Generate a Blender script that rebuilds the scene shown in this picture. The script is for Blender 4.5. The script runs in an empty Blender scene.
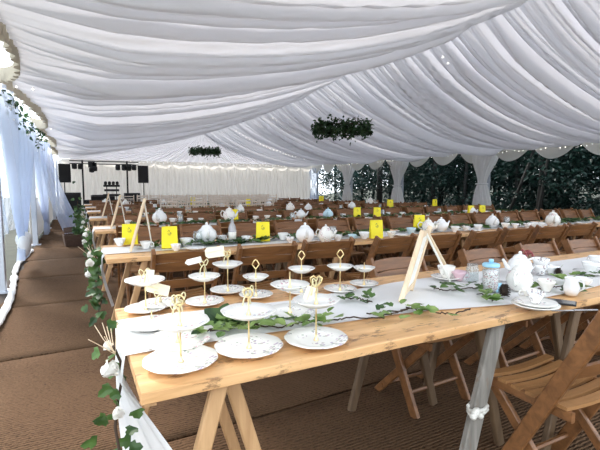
import bpy, math, random
from mathutils import Vector, Matrix, noise
R = math.radians
PI = math.pi
random.seed(7)
SC = bpy.context.scene
COL = SC.collection

# ------------------------------------------------------------------ camera
W, H, FPX = 600, 450, 424.0
EYE = Vector((0, 0, 1.27))
YAW, PITCH = R(27.6), math.atan(37 / FPX)
FWD = Vector((math.sin(YAW) * math.cos(PITCH), math.cos(YAW) * math.cos(PITCH), -math.sin(PITCH)))
RGT = Vector((math.cos(YAW), -math.sin(YAW), 0))
UPV = RGT.cross(FWD)
cam_d = bpy.data.cameras.new('camera'); cam = bpy.data.objects.new('camera', cam_d); COL.objects.link(cam)
cam.location = EYE
cam.rotation_euler = Matrix((RGT, UPV, -FWD)).transposed().to_euler()
cam_d.sensor_width = 36; cam_d.lens = FPX / W * 36; cam_d.clip_start = .02; cam_d.clip_end = 300
SC.camera = cam

def at(px, py, z=.75):
    """world point on the horizontal plane z seen at a pixel of the photograph"""
    d = FWD * FPX + RGT * (px - W / 2) + UPV * (H / 2 - py)
    k = (z - EYE.z) / d.z
    p = EYE + d * k
    return Vector((p.x, p.y, z))

# ------------------------------------------------------------------ materials
def new_mat(name):
    m = bpy.data.materials.new(name); m.use_nodes = True
    nt = m.node_tree; b = nt.nodes['Principled BSDF']
    return m, nt, b
def N(nt, t, **kw):
    n = nt.nodes.new(t)
    for k, v in kw.items():
        if k.startswith('_'): setattr(n, k[1:], v)
        else: n.inputs[k.replace('__', ' ')].default_value = v
    return n
def col(c): return (*c, 1) if len(c) == 3 else c
def plain(name, c, rough=.5, metal=0, spec=.5, var=.0, vscale=8, emit=None, es=0, trans=0, bump=0):
    m, nt, b = new_mat(name)
    b.inputs['Base Color'].default_value = col(c); b.inputs['Roughness'].default_value = rough
    b.inputs['Metallic'].default_value = metal; b.inputs['Specular IOR Level'].default_value = spec
    if trans: b.inputs['Transmission Weight'].default_value = trans
    if emit: b.inputs['Emission Color'].default_value = col(emit); b.inputs['Emission Strength'].default_value = es
    if var or bump:
        tc = N(nt, 'ShaderNodeTexCoord')
        nz = N(nt, 'ShaderNodeTexNoise', Scale=vscale, Detail=4)
        nt.links.new(tc.outputs['Object'], nz.inputs['Vector'])
        if var:
            mx = N(nt, 'ShaderNodeMix', _data_type='RGBA')
            mx.inputs[6].default_value = col([max(0, x * (1 - var)) for x in c]); mx.inputs[7].default_value = col([min(1, x * (1 + var)) for x in c])
            nt.links.new(nz.outputs['Fac'], mx.inputs[0]); nt.links.new(mx.outputs[2], b.inputs['Base Color'])
        if bump:
            bp = N(nt, 'ShaderNodeBump', Strength=bump, Distance=.01)
            nt.links.new(nz.outputs['Fac'], bp.inputs['Height']); nt.links.new(bp.outputs[0], b.inputs['Normal'])
    return m
def cloth(name, c, trans=.4, transp=0, rough=.9, tc_col=None, bump=0, bscale=6):
    """diffuse + translucent fabric, optionally sheer"""
    m = bpy.data.materials.new(name); m.use_nodes = True; nt = m.node_tree; nt.nodes.clear()
    out = N(nt, 'ShaderNodeOutputMaterial'); d = N(nt, 'ShaderNodeBsdfDiffuse', Color=col(c)); t = N(nt, 'ShaderNodeBsdfTranslucent', Color=col(tc_col or c))
    mx = N(nt, 'ShaderNodeMixShader', Fac=trans)
    nt.links.new(d.outputs[0], mx.inputs[1]); nt.links.new(t.outputs[0], mx.inputs[2])
    last = mx
    if bump:
        tx = N(nt, 'ShaderNodeTexCoord'); mp = N(nt, 'ShaderNodeMapping'); mp.inputs['Scale'].default_value = (1, 1, .25)
        nz = N(nt, 'ShaderNodeTexNoise', Scale=bscale, Detail=3); bp = N(nt, 'ShaderNodeBump', Strength=bump, Distance=.05)
        nt.links.new(tx.outputs['Object'], mp.inputs[0]); nt.links.new(mp.outputs[0], nz.inputs['Vector']); nt.links.new(nz.outputs['Fac'], bp.inputs['Height'])
        nt.links.new(bp.outputs[0], d.inputs['Normal']); nt.links.new(bp.outputs[0], t.inputs['Normal'])
    if transp:
        tr = N(nt, 'ShaderNodeBsdfTransparent'); m2 = N(nt, 'ShaderNodeMixShader', Fac=transp)
        nt.links.new(mx.outputs[0], m2.inputs[1]); nt.links.new(tr.outputs[0], m2.inputs[2]); last = m2
    nt.links.new(last.outputs[0], out.inputs[0])
    return m
def wood(name, c1, c2, rough=.45, axis=0, scale=3.0, knots=0.0, stain=None):
    m, nt, b = new_mat(name)
    tc = N(nt, 'ShaderNodeTexCoord'); mp = N(nt, 'ShaderNodeMapping')
    s = [scale * 6] * 3; s[axis] = scale * .6; mp.inputs['Scale'].default_value = s
    nz = N(nt, 'ShaderNodeTexNoise', Scale=1.6, Detail=6, Roughness=.6, Distortion=.6)
    rp = N(nt, 'ShaderNodeValToRGB'); rp.color_ramp.elements[0].color = col(c1); rp.color_ramp.elements[1].color = col(c2)
    rp.color_ramp.elements[0].position = .3; rp.color_ramp.elements[1].position = .68
    L = nt.links.new
    L(tc.outputs['Object'], mp.inputs[0]); L(mp.outputs[0], nz.inputs['Vector']); L(nz.outputs['Fac'], rp.inputs[0])
    last = rp.outputs[0]
    if stain:
        mp2 = N(nt, 'ShaderNodeMapping'); s2 = [9, 9, 9]; s2[axis] = 3.5; mp2.inputs['Scale'].default_value = s2
        n2 = N(nt, 'ShaderNodeTexNoise', Scale=2.4, Detail=7, Roughness=.72)
        r2 = N(nt, 'ShaderNodeValToRGB'); r2.color_ramp.elements[0].position = .555; r2.color_ramp.elements[1].position = .62
        mx = N(nt, 'ShaderNodeMix', _data_type='RGBA'); mx.inputs[7].default_value = col(stain)
        mul = N(nt, 'ShaderNodeMath', _operation='MULTIPLY'); mul.inputs[1].default_value = .75
        L(tc.outputs['Object'], mp2.inputs[0]); L(mp2.outputs[0], n2.inputs['Vector']); L(n2.outputs['Fac'], r2.inputs[0]); L(r2.outputs[0], mul.inputs[0])
        L(mul.outputs[0], mx.inputs[0]); L(last, mx.inputs[6]); last = mx.outputs[2]
    L(last, b.inputs['Base Color']); b.inputs['Roughness'].default_value = rough
    bp = N(nt, 'ShaderNodeBump', Strength=.15, Distance=.004); L(nz.outputs['Fac'], bp.inputs['Height']); L(bp.outputs[0], b.inputs['Normal'])
    return m
def china(name, base, cols, scale=34, band=(.3, .96), size=.1, amount=.47):
    """glazed china with scattered small printed flowers"""
    m, nt, b = new_mat(name); L = nt.links.new
    tc = N(nt, 'ShaderNodeTexCoord')
    vo = N(nt, 'ShaderNodeTexVoronoi', Scale=scale * 1.75, Randomness=1.0)
    L(tc.outputs['Object'], vo.inputs['Vector'])
    nz = N(nt, 'ShaderNodeTexNoise', Scale=scale * .4, Detail=0)
    L(tc.outputs['Object'], nz.inputs['Vector'])
    gt = N(nt, 'ShaderNodeMath', _operation='GREATER_THAN'); gt.inputs[1].default_value = 1 - amount; L(nz.outputs['Fac'], gt.inputs[0])
    lt = N(nt, 'ShaderNodeMath', _operation='LESS_THAN'); lt.inputs[1].default_value = .46; L(vo.outputs['Distance'], lt.inputs[0])
    mu = N(nt, 'ShaderNodeMath', _operation='MULTIPLY'); L(gt.outputs[0], mu.inputs[0]); L(lt.outputs[0], mu.inputs[1])
    sep = N(nt, 'ShaderNodeSeparateColor'); L(vo.outputs['Color'], sep.inputs[0])
    rp = N(nt, 'ShaderNodeValToRGB'); rp.color_ramp.interpolation = 'CONSTANT'
    el = rp.color_ramp.elements
    while len(el) < len(cols): el.new(.5)
    for i, c in enumerate(cols): el[i].position = i / len(cols); el[i].color = col(c)
    L(sep.outputs[0], rp.inputs[0])
    mx = N(nt, 'ShaderNodeMix', _data_type='RGBA'); mx.inputs[6].default_value = col(base)
    m2 = N(nt, 'ShaderNodeMath', _operation='MULTIPLY'); m2.inputs[1].default_value = .72; L(mu.outputs[0], m2.inputs[0])
    L(m2.outputs[0], mx.inputs[0]); L(rp.outputs[0], mx.inputs[7]); L(mx.outputs[2], b.inputs['Base Color'])
    b.inputs['Roughness'].default_value = .18
    return m
def coir(name, c1, c2):
    m, nt, b = new_mat(name); L = nt.links.new
    tc = N(nt, 'ShaderNodeTexCoord'); mp = N(nt, 'ShaderNodeMapping'); mp.inputs['Scale'].default_value = (1, 1, 1); mp.inputs['Rotation'].default_value = (0, 0, R(0))
    wv = N(nt, 'ShaderNodeTexWave', Scale=15, Distortion=3.0, Detail=2, _bands_direction='Y'); wv.inputs['Detail Scale'].default_value = 3
    nz = N(nt, 'ShaderNodeTexNoise', Scale=70, Detail=3); n2 = N(nt, 'ShaderNodeTexNoise', Scale=1.3, Detail=4)
    for n in (wv, nz, n2): L(tc.outputs['Object'], n.inputs['Vector'])
    ad = N(nt, 'ShaderNodeMath', _operation='MULTIPLY_ADD'); ad.inputs[1].default_value = .62; L(wv.outputs['Fac'], ad.inputs[0]); L(nz.outputs['Fac'], ad.inputs[2])
    a2 = N(nt, 'ShaderNodeMath', _operation='MULTIPLY_ADD'); a2.inputs[1].default_value = .6; L(n2.outputs['Fac'], a2.inputs[0]); L(ad.outputs[0], a2.inputs[2])
    rp = N(nt, 'ShaderNodeValToRGB'); rp.color_ramp.elements[0].position = .58; rp.color_ramp.elements[1].position = 1.25
    rp.color_ramp.elements[0].color = col(c1); rp.color_ramp.elements[1].color = col(c2); rp.color_ramp.elements[1].position = 1.0
    L(a2.outputs[0], rp.inputs[0]); L(rp.outputs[0], b.inputs['Base Color']); b.inputs['Roughness'].default_value = .95; b.inputs['Specular IOR Level'].default_value = .1
    bp = N(nt, 'ShaderNodeBump', Strength=.8, Distance=.012); L(ad.outputs[0], bp.inputs['Height']); L(bp.outputs[0], b.inputs['Normal'])
    return m
def leaf_mat(name, c1, c2, trans=.25, scale=9):
    m = bpy.data.materials.new(name); m.use_nodes = True; nt = m.node_tree; b = nt.nodes['Principled BSDF']; L = nt.links.new
    out = nt.nodes['Material Output']
    g = N(nt, 'ShaderNodeTexCoord'); nz = N(nt, 'ShaderNodeTexNoise', Scale=scale, Detail=2); L(g.outputs['Object'], nz.inputs['Vector'])
    rp = N(nt, 'ShaderNodeValToRGB'); rp.color_ramp.elements[0].position = .35; rp.color_ramp.elements[1].position = .68
    rp.color_ramp.elements[0].color = col(c1); rp.color_ramp.elements[1].color = col(c2); L(nz.outputs['Fac'], rp.inputs[0])
    L(rp.outputs[0], b.inputs['Base Color']); b.inputs['Roughness'].default_value = .45
    t = N(nt, 'ShaderNodeBsdfTranslucent'); L(rp.outputs[0], t.inputs[0]); mx = N(nt, 'ShaderNodeMixShader', Fac=trans)
    L(b.outputs[0], mx.inputs[1]); L(t.outputs[0], mx.inputs[2]); L(mx.outputs[0], out.inputs[0])
    return m
def clear(name, tint=(1, 1, 1), gl=.12, rough=.05, body=0, bump=0):
    """thin clear sheet or glass: see-through with a sheen"""
    m = bpy.data.materials.new(name); m.use_nodes = True; nt = m.node_tree; nt.nodes.clear(); L = nt.links.new
    out = N(nt, 'ShaderNodeOutputMaterial'); tr = N(nt, 'ShaderNodeBsdfTransparent', Color=col(tint)); g = N(nt, 'ShaderNodeBsdfGlossy', Roughness=rough)
    d = N(nt, 'ShaderNodeBsdfDiffuse', Color=(.85, .88, .95, 1)); t = N(nt, 'ShaderNodeBsdfTranslucent', Color=(.85, .88, .95, 1))
    dt = N(nt, 'ShaderNodeMixShader', Fac=.6); L(d.outputs[0], dt.inputs[1]); L(t.outputs[0], dt.inputs[2])
    m1 = N(nt, 'ShaderNodeMixShader', Fac=body); L(tr.outputs[0], m1.inputs[1]); L(dt.outputs[0], m1.inputs[2])
    m2 = N(nt, 'ShaderNodeMixShader', Fac=gl); L(m1.outputs[0], m2.inputs[1]); L(g.outputs[0], m2.inputs[2]); L(m2.outputs[0], out.inputs[0])
    if bump:
        tc = N(nt, 'ShaderNodeTexCoord'); mp = N(nt, 'ShaderNodeMapping'); mp.inputs['Scale'].default_value = (1, 3, .5)
        nz = N(nt, 'ShaderNodeTexNoise', Scale=3, Detail=4, Distortion=1.5); bp = N(nt, 'ShaderNodeBump', Strength=bump, Distance=.1)
        L(tc.outputs['Object'], mp.inputs[0]); L(mp.outputs[0], nz.inputs['Vector']); L(nz.outputs['Fac'], bp.inputs['Height'])
        for n in (g, d, t): L(bp.outputs[0], n.inputs['Normal'])
        rp = N(nt, 'ShaderNodeValToRGB'); rp.color_ramp.elements[0].position = .4; rp.color_ramp.elements[1].position = .7
        rp.color_ramp.elements[0].color = (body * .5,) * 3 + (1,); rp.color_ramp.elements[1].color = (min(1, body * 1.8),) * 3 + (1,)
        L(nz.outputs['Fac'], rp.inputs[0]); L(rp.outputs[0], m1.inputs[0])
    return m

M = dict(
    lining=cloth('lining_fabric', (.87, .86, .88), .14, tc_col=(.86, .855, .9), bump=.06, bscale=5),
    valance=cloth('valance_fabric', (.92, .90, .85), .45),
    frill=cloth('frill_fabric', (.50, .45, .36), .08),
    drape=cloth('drape_fabric', (.88, .86, .82), .1),
    legdrape=cloth('leg_curtain_fabric', (.95, .94, .93), .6),
    sheer=cloth('sheer_fabric', (.76, .84, 1), .6, transp=.46),  # blue of the daylight outside is put into the fabric colour
    vinyl=clear('clear_vinyl', (.82, .91, 1), .1, .12, .34, bump=.7),
    linen=cloth('white_linen', (.86, .86, .86), .15),
    table=wood('table_pine', (.57, .30, .12), (.85, .53, .26), .42, 0, 2.2, stain=(.16, .075, .035)),
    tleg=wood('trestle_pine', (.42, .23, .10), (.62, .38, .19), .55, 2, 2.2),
    darkleg=wood('dark_pine', (.085, .05, .026), (.17, .105, .055), .6, 2, 2.2),  # darker brown version of the trestle pine
    greyleg=wood('weathered_paint', (.13, .118, .10), (.32, .295, .26), .8, 2, 3, stain=(.22, .16, .11)),
    chair=wood('chair_oak', (.13, .055, .020), (.27, .118, .043), .42, 0, 2.6),
    chairseat=wood('chair_slat_oak', (.24, .115, .042), (.40, .20, .078), .4, 0, 2.6),
    limewash=wood('limewashed_beech', (.72, .60, .48), (.86, .76, .66), .5, 2, 3),
    palewood=wood('pale_batten', (.70, .52, .33), (.86, .70, .50), .5, 2, 3),
    mat=coir('coir_weave', (.016, .0085, .0045), (.125, .072, .040)),
    matdark=plain('coir_binding', (.035, .022, .015), .95),
    earth=plain('bare_earth', (.045, .05, .035), .95, var=.4, vscale=3, bump=.4),
    gold=plain('gold_metal', (.90, .70, .36), .3, 1),
    ribbon=plain('gold_ribbon', (.86, .76, .45), .4, .05),
    card=plain('cream_card', (.90, .83, .63), .7, var=.04),
    whitecard=plain('white_card', (.88, .86, .80), .7),
    ink=plain('dark_print', (.06, .06, .05), .6),
    yellow=plain('yellow_card', (.92, .78, .015), .5),
    white=plain('white_glaze', (.88, .88, .87), .15),
    bluecup=plain('pale_blue_glaze', (.55, .74, .82), .18),
    pinkcup=plain('pink_glaze', (.80, .56, .62), .2),
    glass=clear('clear_glass', (.93, .96, .96), .12, .03, .05),
    bottleglass=clear('frosted_glass', (.9, .93, .95), .1, .1, .38),
    bluelid=plain('light_blue_plastic', (.35, .66, .86), .4),
    sweets=china('wrapped_sweets', (.75, .72, .70), [(.5, .04, .06), (.1, .06, .06), (.75, .7, .7), (.25, .08, .1)], 90, amount=.8),
    cone=plain('pine_cone_scale', (.05, .032, .022), .8, var=.4, vscale=40),
    berry=plain('dark_red_petal', (.28, .06, .06), .5),
    black=plain('black_cabinet', (.012, .012, .013), .5),
    grille=plain('speaker_grille', (.02, .02, .021), .8, bump=.6, vscale=200),
    blackmetal=plain('black_metal', (.015, .015, .016), .4, .6),
    alu=plain('aluminium_pole', (.62, .65, .72), .4, .5),
    cable=plain('steel_cable', (.55, .58, .6), .4, .6),
    leaf=leaf_mat('ivy_leaf', (.02, .055, .014), (.10, .19, .045)),
    leaf2=leaf_mat('ivy_leaf_pale', (.10, .20, .035), (.32, .43, .14)),
    leafdark=leaf_mat('box_leaf', (.010, .036, .011), (.045, .11, .032)),
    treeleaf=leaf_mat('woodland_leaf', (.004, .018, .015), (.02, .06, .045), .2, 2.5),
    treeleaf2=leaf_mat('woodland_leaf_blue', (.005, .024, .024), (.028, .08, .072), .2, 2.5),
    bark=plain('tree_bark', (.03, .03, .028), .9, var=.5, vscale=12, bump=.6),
    stem=plain('vine_stem', (.05, .028, .016), .8),
    petal=cloth('white_petal', (.92, .90, .85), .2),
    wicker=wood('dark_wicker', (.05, .025, .015), (.13, .07, .045), .6, 0, 12),
    rope=plain('white_rope', (.7, .68, .62), .9, var=.2, vscale=60, bump=.6),
    bulb=plain('warm_bulb', (1, .95, .85), .3, emit=(1, .93, .8), es=4),
    screen=plain('dark_phone_glass', (.015, .016, .02), .08),
    steel=plain('cutlery_steel', (.6, .6, .6), .25, 1),
)
FLORA = [china('pink_rose_china', (.90, .88, .82), [(.62, .24, .32), (.30, .38, .26), (.72, .48, .50), (.5, .34, .4)], 44, amount=.40),
         china('violet_flower_china', (.90, .88, .82), [(.36, .25, .42), (.32, .38, .28), (.56, .42, .52), (.5, .4, .36)], 46, amount=.40),
         china('small_posy_china', (.90, .88, .83), [(.60, .34, .40), (.34, .42, .40), (.42, .36, .48), (.60, .52, .4)], 50, amount=.37)]
SPOT = china('spotted_china', (.87, .86, .85), [(.25, .12, .12), (.2, .2, .22)], 52, amount=.55)

# ------------------------------------------------------------------ mesh helpers
class MB:
    def __init__(s): s.v, s.f = [], []
    def add(s, vs, fs):
        o = len(s.v); s.v += [tuple(p) for p in vs]; s.f += [tuple(i + o for i in f) for f in fs]; return s
    def box(s, c, d, rz=0, rx=0, ry=0):
        m = Matrix.Rotation(rz, 3, 'Z') @ Matrix.Rotation(ry, 3, 'Y') @ Matrix.Rotation(rx, 3, 'X'); c = Vector(c)
        vs = [c + m @ Vector((x * d[0] / 2, y * d[1] / 2, z * d[2] / 2)) for x in (-1, 1) for y in (-1, 1) for z in (-1, 1)]
        return s.add(vs, [(0, 1, 3, 2), (4, 6, 7, 5), (0, 4, 5, 1), (2, 3, 7, 6), (0, 2, 6, 4), (1, 5, 7, 3)])
    def bar(s, p, q, w, t, side=(1, 0, 0), ch=.18):
        """straight board from p to q: t thick along side, w wide across, corners chamfered"""
        p, q, sd = Vector(p), Vector(q), Vector(side); a = (q - p).normalized()
        sd = (sd - a * sd.dot(a)).normalized(); ot = a.cross(sd)
        k = min(w, t) * ch
        pr = [(t/2-k, w/2), (t/2, w/2-k), (t/2, -w/2+k), (t/2-k, -w/2), (-t/2+k, -w/2), (-t/2, -w/2+k), (-t/2, w/2-k), (-t/2+k, w/2)]
        vs = [e + sd * x + ot * y for e in (p, q) for x, y in pr]; n = 8
        return s.add(vs, [(i, (i + 1) % n, (i + 1) % n + n, i + n) for i in range(n)] + [tuple(range(n - 1, -1, -1)), tuple(range(n, 2 * n))])
    def tube(s, pts, r, n=8, caps=True, flat=1.0):
        pts = [Vector(p) for p in pts]; m = len(pts); rr = r if isinstance(r, (list, tuple)) else [r] * m
        vs = []; prev = None
        for i, p in enumerate(pts):
            t = (pts[min(i + 1, m - 1)] - pts[max(i - 1, 0)]).normalized()
            if prev is None:
                a = Vector((0, 0, 1)) if abs(t.z) < .9 else Vector((1, 0, 0)); u = t.cross(a).normalized()
            else: u = (prev - t * prev.dot(t)).normalized()
            prev = u; w = t.cross(u)
            vs += [p + (u * math.cos(2*PI*j/n) + w * math.sin(2*PI*j/n) * flat) * rr[i] for j in range(n)]
        fs = [(i*n+j, i*n+(j+1) % n, (i+1)*n+(j+1) % n, (i+1)*n+j) for i in range(m-1) for j in range(n)]
        if caps: fs += [tuple(range(n-1, -1, -1)), tuple((m-1)*n+j for j in range(n))]
        return s.add(vs, fs)
    def lathe(s, prof, n=24, c=(0, 0, 0), wav=0, wn=8, sq=1.0):
        c = Vector(c); vs = []
        for r, z in prof:
            for j in range(n):
                a = 2*PI*j/n; k = 1 + wav * math.cos(wn * a) * (1 if r > .01 else 0)
                vs.append(c + Vector((r*k*math.cos(a), r*k*math.sin(a)*sq, z)))
        m = len(prof)
        fs = [(i*n+j, i*n+(j+1) % n, (i+1)*n+(j+1) % n, (i+1)*n+j) for i in range(m-1) for j in range(n)]
        fs += [tuple(range(n-1, -1, -1)), tuple((m-1)*n+j for j in range(n))]
        return s.add(vs, fs)
    def ball(s, c, r, n=10, m=6, sc=(1, 1, 1)):
        c = Vector(c); vs = [c + Vector((0, 0, -r*sc[2]))]
        for i in range(1, m):
            b = -PI/2 + PI*i/m
            vs += [c + Vector((r*sc[0]*math.cos(b)*math.cos(2*PI*j/n), r*sc[1]*math.cos(b)*math.sin(2*PI*j/n), r*sc[2]*math.sin(b))) for j in range(n)]
        vs.append(c + Vector((0, 0, r*sc[2]))); L = len(vs)-1
        fs = [(0, 1+(j+1) % n, 1+j) for j in range(n)]
        for i in range(m-2): fs += [(1+i*n+j, 1+i*n+(j+1) % n, 1+(i+1)*n+(j+1) % n, 1+(i+1)*n+j) for j in range(n)]
        fs += [(L, 1+(m-2)*n+j, 1+(m-2)*n+(j+1) % n) for j in range(n)]
        return s.add(vs, fs)
    def grid(s, fn, nu, nv):
        vs = [fn(i/nu, j/nv) for i in range(nu+1) for j in range(nv+1)]
        k = nv+1
        return s.add(vs, [(i*k+j, (i+1)*k+j, (i+1)*k+j+1, i*k+j+1) for i in range(nu) for j in range(nv)])
    def leaf(s, p, d, nrm, L, w, ivy=False):
        """one leaf blade, folded along its midrib; ivy gives it lobes"""
        p, d, nrm = Vector(p), Vector(d).normalized(), Vector(nrm)
        sd = d.cross(nrm)
        if sd.length < 1e-4: sd = d.orthogonal()
        sd.normalize(); up = sd.cross(d)
        if ivy:
            o = [(0, 0, 0), (-.12, .42, .1), (.28, .62, .12), (.40, .36, .05), (.72, .36, .06), (1, 0, -.06)]
        else:
            o = [(0, 0, 0), (.25, .42, .1), (.55, .45, .1), (.85, .2, .02), (1, 0, -.08)]
        mid = [(x, 0, -.02 if 0 < x < 1 else z) for x, y, z in o]
        P = lambda x, y, z: p + d*(x*L) + sd*(y*w) + up*(z*L)
        n = len(o)
        vs = [P(*q) for q in mid] + [P(x, y, z) for x, y, z in o[1:-1]] + [P(x, -y, z) for x, y, z in o[1:-1]]
        fs = []
        for sgn, off in ((1, n), (-1, n + n - 2)):
            for i in range(n - 1):
                a, b = i, i + 1
                oa = None if i == 0 else off + i - 1
                ob = None if i + 1 == n - 1 else off + i
                f = [a, b] + ([ob] if ob is not None else []) + ([oa] if oa is not None else [])
                fs.append(tuple(f if sgn > 0 else reversed(f)))
        return s.add(vs, fs)
    def build(s, name, mat, parent=None, smooth=False, loc=None, label=None, sub=0, bevel=0, solid=0):
        me = bpy.data.meshes.new(name); me.from_pydata(s.v, [], s.f); me.update()
        me.materials.append(mat)
        if smooth: me.polygons.foreach_set('use_smooth', [True] * len(me.polygons))
        o = bpy.data.objects.new(name, me); COL.objects.link(o)
        if parent: o.parent = parent
        if loc is not None: o.location = loc
        if label: o['label'] = label
        if solid: md = o.modifiers.new('solid', 'SOLIDIFY'); md.thickness = solid; md.offset = 0
        if bevel: md = o.modifiers.new('bevel', 'BEVEL'); md.width = bevel; md.segments = 2
        if sub: md = o.modifiers.new('sub', 'SUBSURF'); md.levels = md.render_levels = sub
        return o

def tag(o, label=None, cat=None, group=None, kind=None):
    for k, v in (('label', label), ('category', cat), ('group', group), ('kind', kind)):
        if v: o[k] = v
    return o
def thing(name, loc, rz, label, cat, group=None, rx=0, ry=0):
    o = bpy.data.objects.new(name, None); COL.objects.link(o); o.location = loc; o.rotation_euler = (rx, ry, rz); o.empty_display_size = .05
    return tag(o, label, cat, group)
KIDS = {}
def tree_of(o):
    if o.name not in KIDS: KIDS[o.name] = [(c, [g for g in c.children]) for c in o.children]
    return KIDS[o.name]
def dup(root, loc, rz, label=None, group=None, scale=None):
    r = root.copy(); COL.objects.link(r); r.location = loc; r.rotation_euler = (0, 0, rz)
    r.scale = (1, 1, 1) if scale is None else (scale,) * 3 if not isinstance(scale, tuple) else scale
    if label: r['label'] = label
    if group: r['group'] = group
    for c, gs in tree_of(root):
        k = c.copy(); COL.objects.link(k); k.parent = r
        for g in gs:
            q = g.copy(); COL.objects.link(q); q.parent = k
    return r
class Kind:
    """a prototype: its first placing moves the prototype itself, later ones copy it"""
    def __init__(s, root): s.root, s.used = root, False
    def put(s, loc, rz, label, group=None, scale=None):
        if not s.used:
            s.used = True; o = s.root; o.location = loc; o.rotation_euler = (0, 0, rz); o['label'] = label
            if group: o['group'] = group
            if scale is not None: o.scale = (scale,) * 3 if not isinstance(scale, tuple) else scale
            tree_of(o); return o
        return dup(s.root, loc, rz, label, group, scale)
def struct(mb, name, mat, label=None, **kw):
    o = mb.build(name, mat, **kw); o['kind'] = 'structure'
    if label: o['label'] = label
    return o
ORD = ['first', 'second', 'third', 'fourth', 'fifth', 'sixth', 'seventh', 'eighth', 'ninth', 'tenth', 'eleventh', 'twelfth', 'thirteenth', 'fourteenth', 'fifteenth', 'sixteenth', 'seventeenth', 'eighteenth', 'nineteenth', 'twentieth'] + ['twenty-' + q for q in ('first', 'second', 'third', 'fourth', 'fifth', 'sixth', 'seventh', 'eighth', 'ninth')] + ['thirtieth'] + ['thirty-' + q for q in ('first', 'second', 'third', 'fourth', 'fifth')]

# ------------------------------------------------------------------ the marquee
XL, XR, XM = -.85, 13.5, 6.3
EAVE, RIDGE = 2.67, 4.47
Y0, YF = -.2, 24.1
BAYS = [2.35, 6.65, 11.0, 15.4, 19.75, 24.1]
def bay_s(y):
    """0..1 inside the bay holding y"""
    b = [-1.95] + BAYS
    for a, c in zip(b, b[1:]):
        if a <= y <= c: return (y - a) / (c - a)
    return 0
_fr = [(.8 + 6.4 * (k + random.random()) / 24, random.uniform(0, 6.28)) for k in range(24)]
def fade(y): t = max(0, min(1, (y - 11) / 12)); return t * t * (3 - 2 * t)
def pleat(y, u, seed=0, amp=1.0):
    y = y + .16 * math.sin(1.3 * u * 3 + y * .8 + seed) * u
    h = 0
    for i, (f, ph) in enumerate(_fr):
        x = math.sin(2 * PI * f * y + ph + seed * 1.7)
        h += (.032 / (.55 + .42 * f)) * (1 - 2 * abs(x)) if i % 2 else (.026 / (.55 + .42 * f)) * x
    h += .02 * noise.noise((y * 1.1, u * 1.4, seed))
    return h * amp
def left_edge(y):
    b = math.sin(PI * bay_s(y)) ** .8
    k = 1 - .6 * fade(y); return Vector((XL + .42 * b * k, y, EAVE + .10 - .24 * b * k))
def roof(side):
    def fn(i, j):
        y = Y0 + (YF - Y0) * i; u = j
        b = math.sin(PI * bay_s(y))
        if side < 0: e = left_edge(y)
        else: e = Vector((XR - .05, y, EAVE + .24))
        x = e.x + (XM - e.x) * u; z = e.z + (RIDGE - e.z) * u
        sag = (.40 + .12 * b) * (1 - .75 * fade(y)) if side < 0 else (.62 + .10 * b)
        z -= sag * (4 * u * (1 - u)) ** .9
        k = min(1, u * 6 + .25) * min(1, (1 - u) * 5 + .3)
        z += pleat(y, u, 0 if side < 0 else 3.1, 1.75 if side < 0 else 2.0) * k * (1 - .4 * fade(y))
        return (x, y, z)
    return MB().grid(fn, 1300, 34)
struct(roof(-1), 'ceiling', M['lining'], 'white pleated lining of the roof slope above the aisle', smooth=True)
struct(roof(1), 'ceiling', M['lining'], 'white pleated lining of the roof slope above the open side', smooth=True)

def gable(i, j):
    # fan of pleats from the apex down to the eave line of the end wall
    x0 = XL + .1 + (XR - XL - .2) * i
    a = Vector((XM, YF - .12, RIDGE - .05)); b = Vector((x0, YF - .05, EAVE - .05))
    p = a.lerp(b, j); p.z -= .25 * math.sin(PI * j) * (1 - abs(i - .5))
    p.y -= (.06 + .05 * math.sin(i * 2 * PI * 34) + .03 * math.sin(i * 2 * PI * 13 + 1)) * j ** .6 + .05
    return p
struct(MB().grid(gable, 340, 14), 'ceiling', M['lining'], 'fan of white lining pleats filling the far gable', smooth=True)
def far_wall(i, j):
    x = XL + .05 + (XR - XL - .1) * i; z = .04 + (EAVE - .05) * j
    return (x, YF + .05 + .045 * math.sin(i * 2 * PI * 62 + .4 * math.sin(j * 3)) + .03 * math.sin(i * 2 * PI * 23 + 2), z)
struct(MB().grid(far_wall, 620, 8), 'wall_far', M['drape'], 'white pleated drape closing the far end', smooth=True)

def scallop(a, b, top, drop, width, inward, seed, belly=.12):
    a, b = Vector(a), Vector(b); L = (b - a).length; n = max(1, round(L / width)); inward = Vector(inward)
    def fn(i, j):
        p = a.lerp(b, i); s = i * n % 1 if i < 1 else 1
        d = drop * (.28 + .72 * math.sin(PI * s) ** .75)
        q = p + inward * (belly * math.sin(PI * s) * math.sin(PI * min(1, j * .8)) + .012 * math.sin(j * 14 + s * 3) * math.sin(PI * s) + .02)
        q.z = top - d * j
        return q
    return MB().grid(fn, n * 14, 9)
tag(scallop((XR - .1, -1.5, 0), (XR - .1, YF, 0), EAVE + .24, .72, 1.55, (-1, 0, 0), 1).build('swag_valance', M['valance'], smooth=True),
    'cream scalloped valance hanging along the eave of the open side', 'valance')
tag(scallop((XL + .2, YF - .25, 0), (XR - .15, YF - .25, 0), EAVE + .02, .42, .9, (0, -1, 0), 2).build('swag_valance', M['valance'], smooth=True),
    'cream scalloped valance along the top of the far end wall', 'valance')
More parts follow.
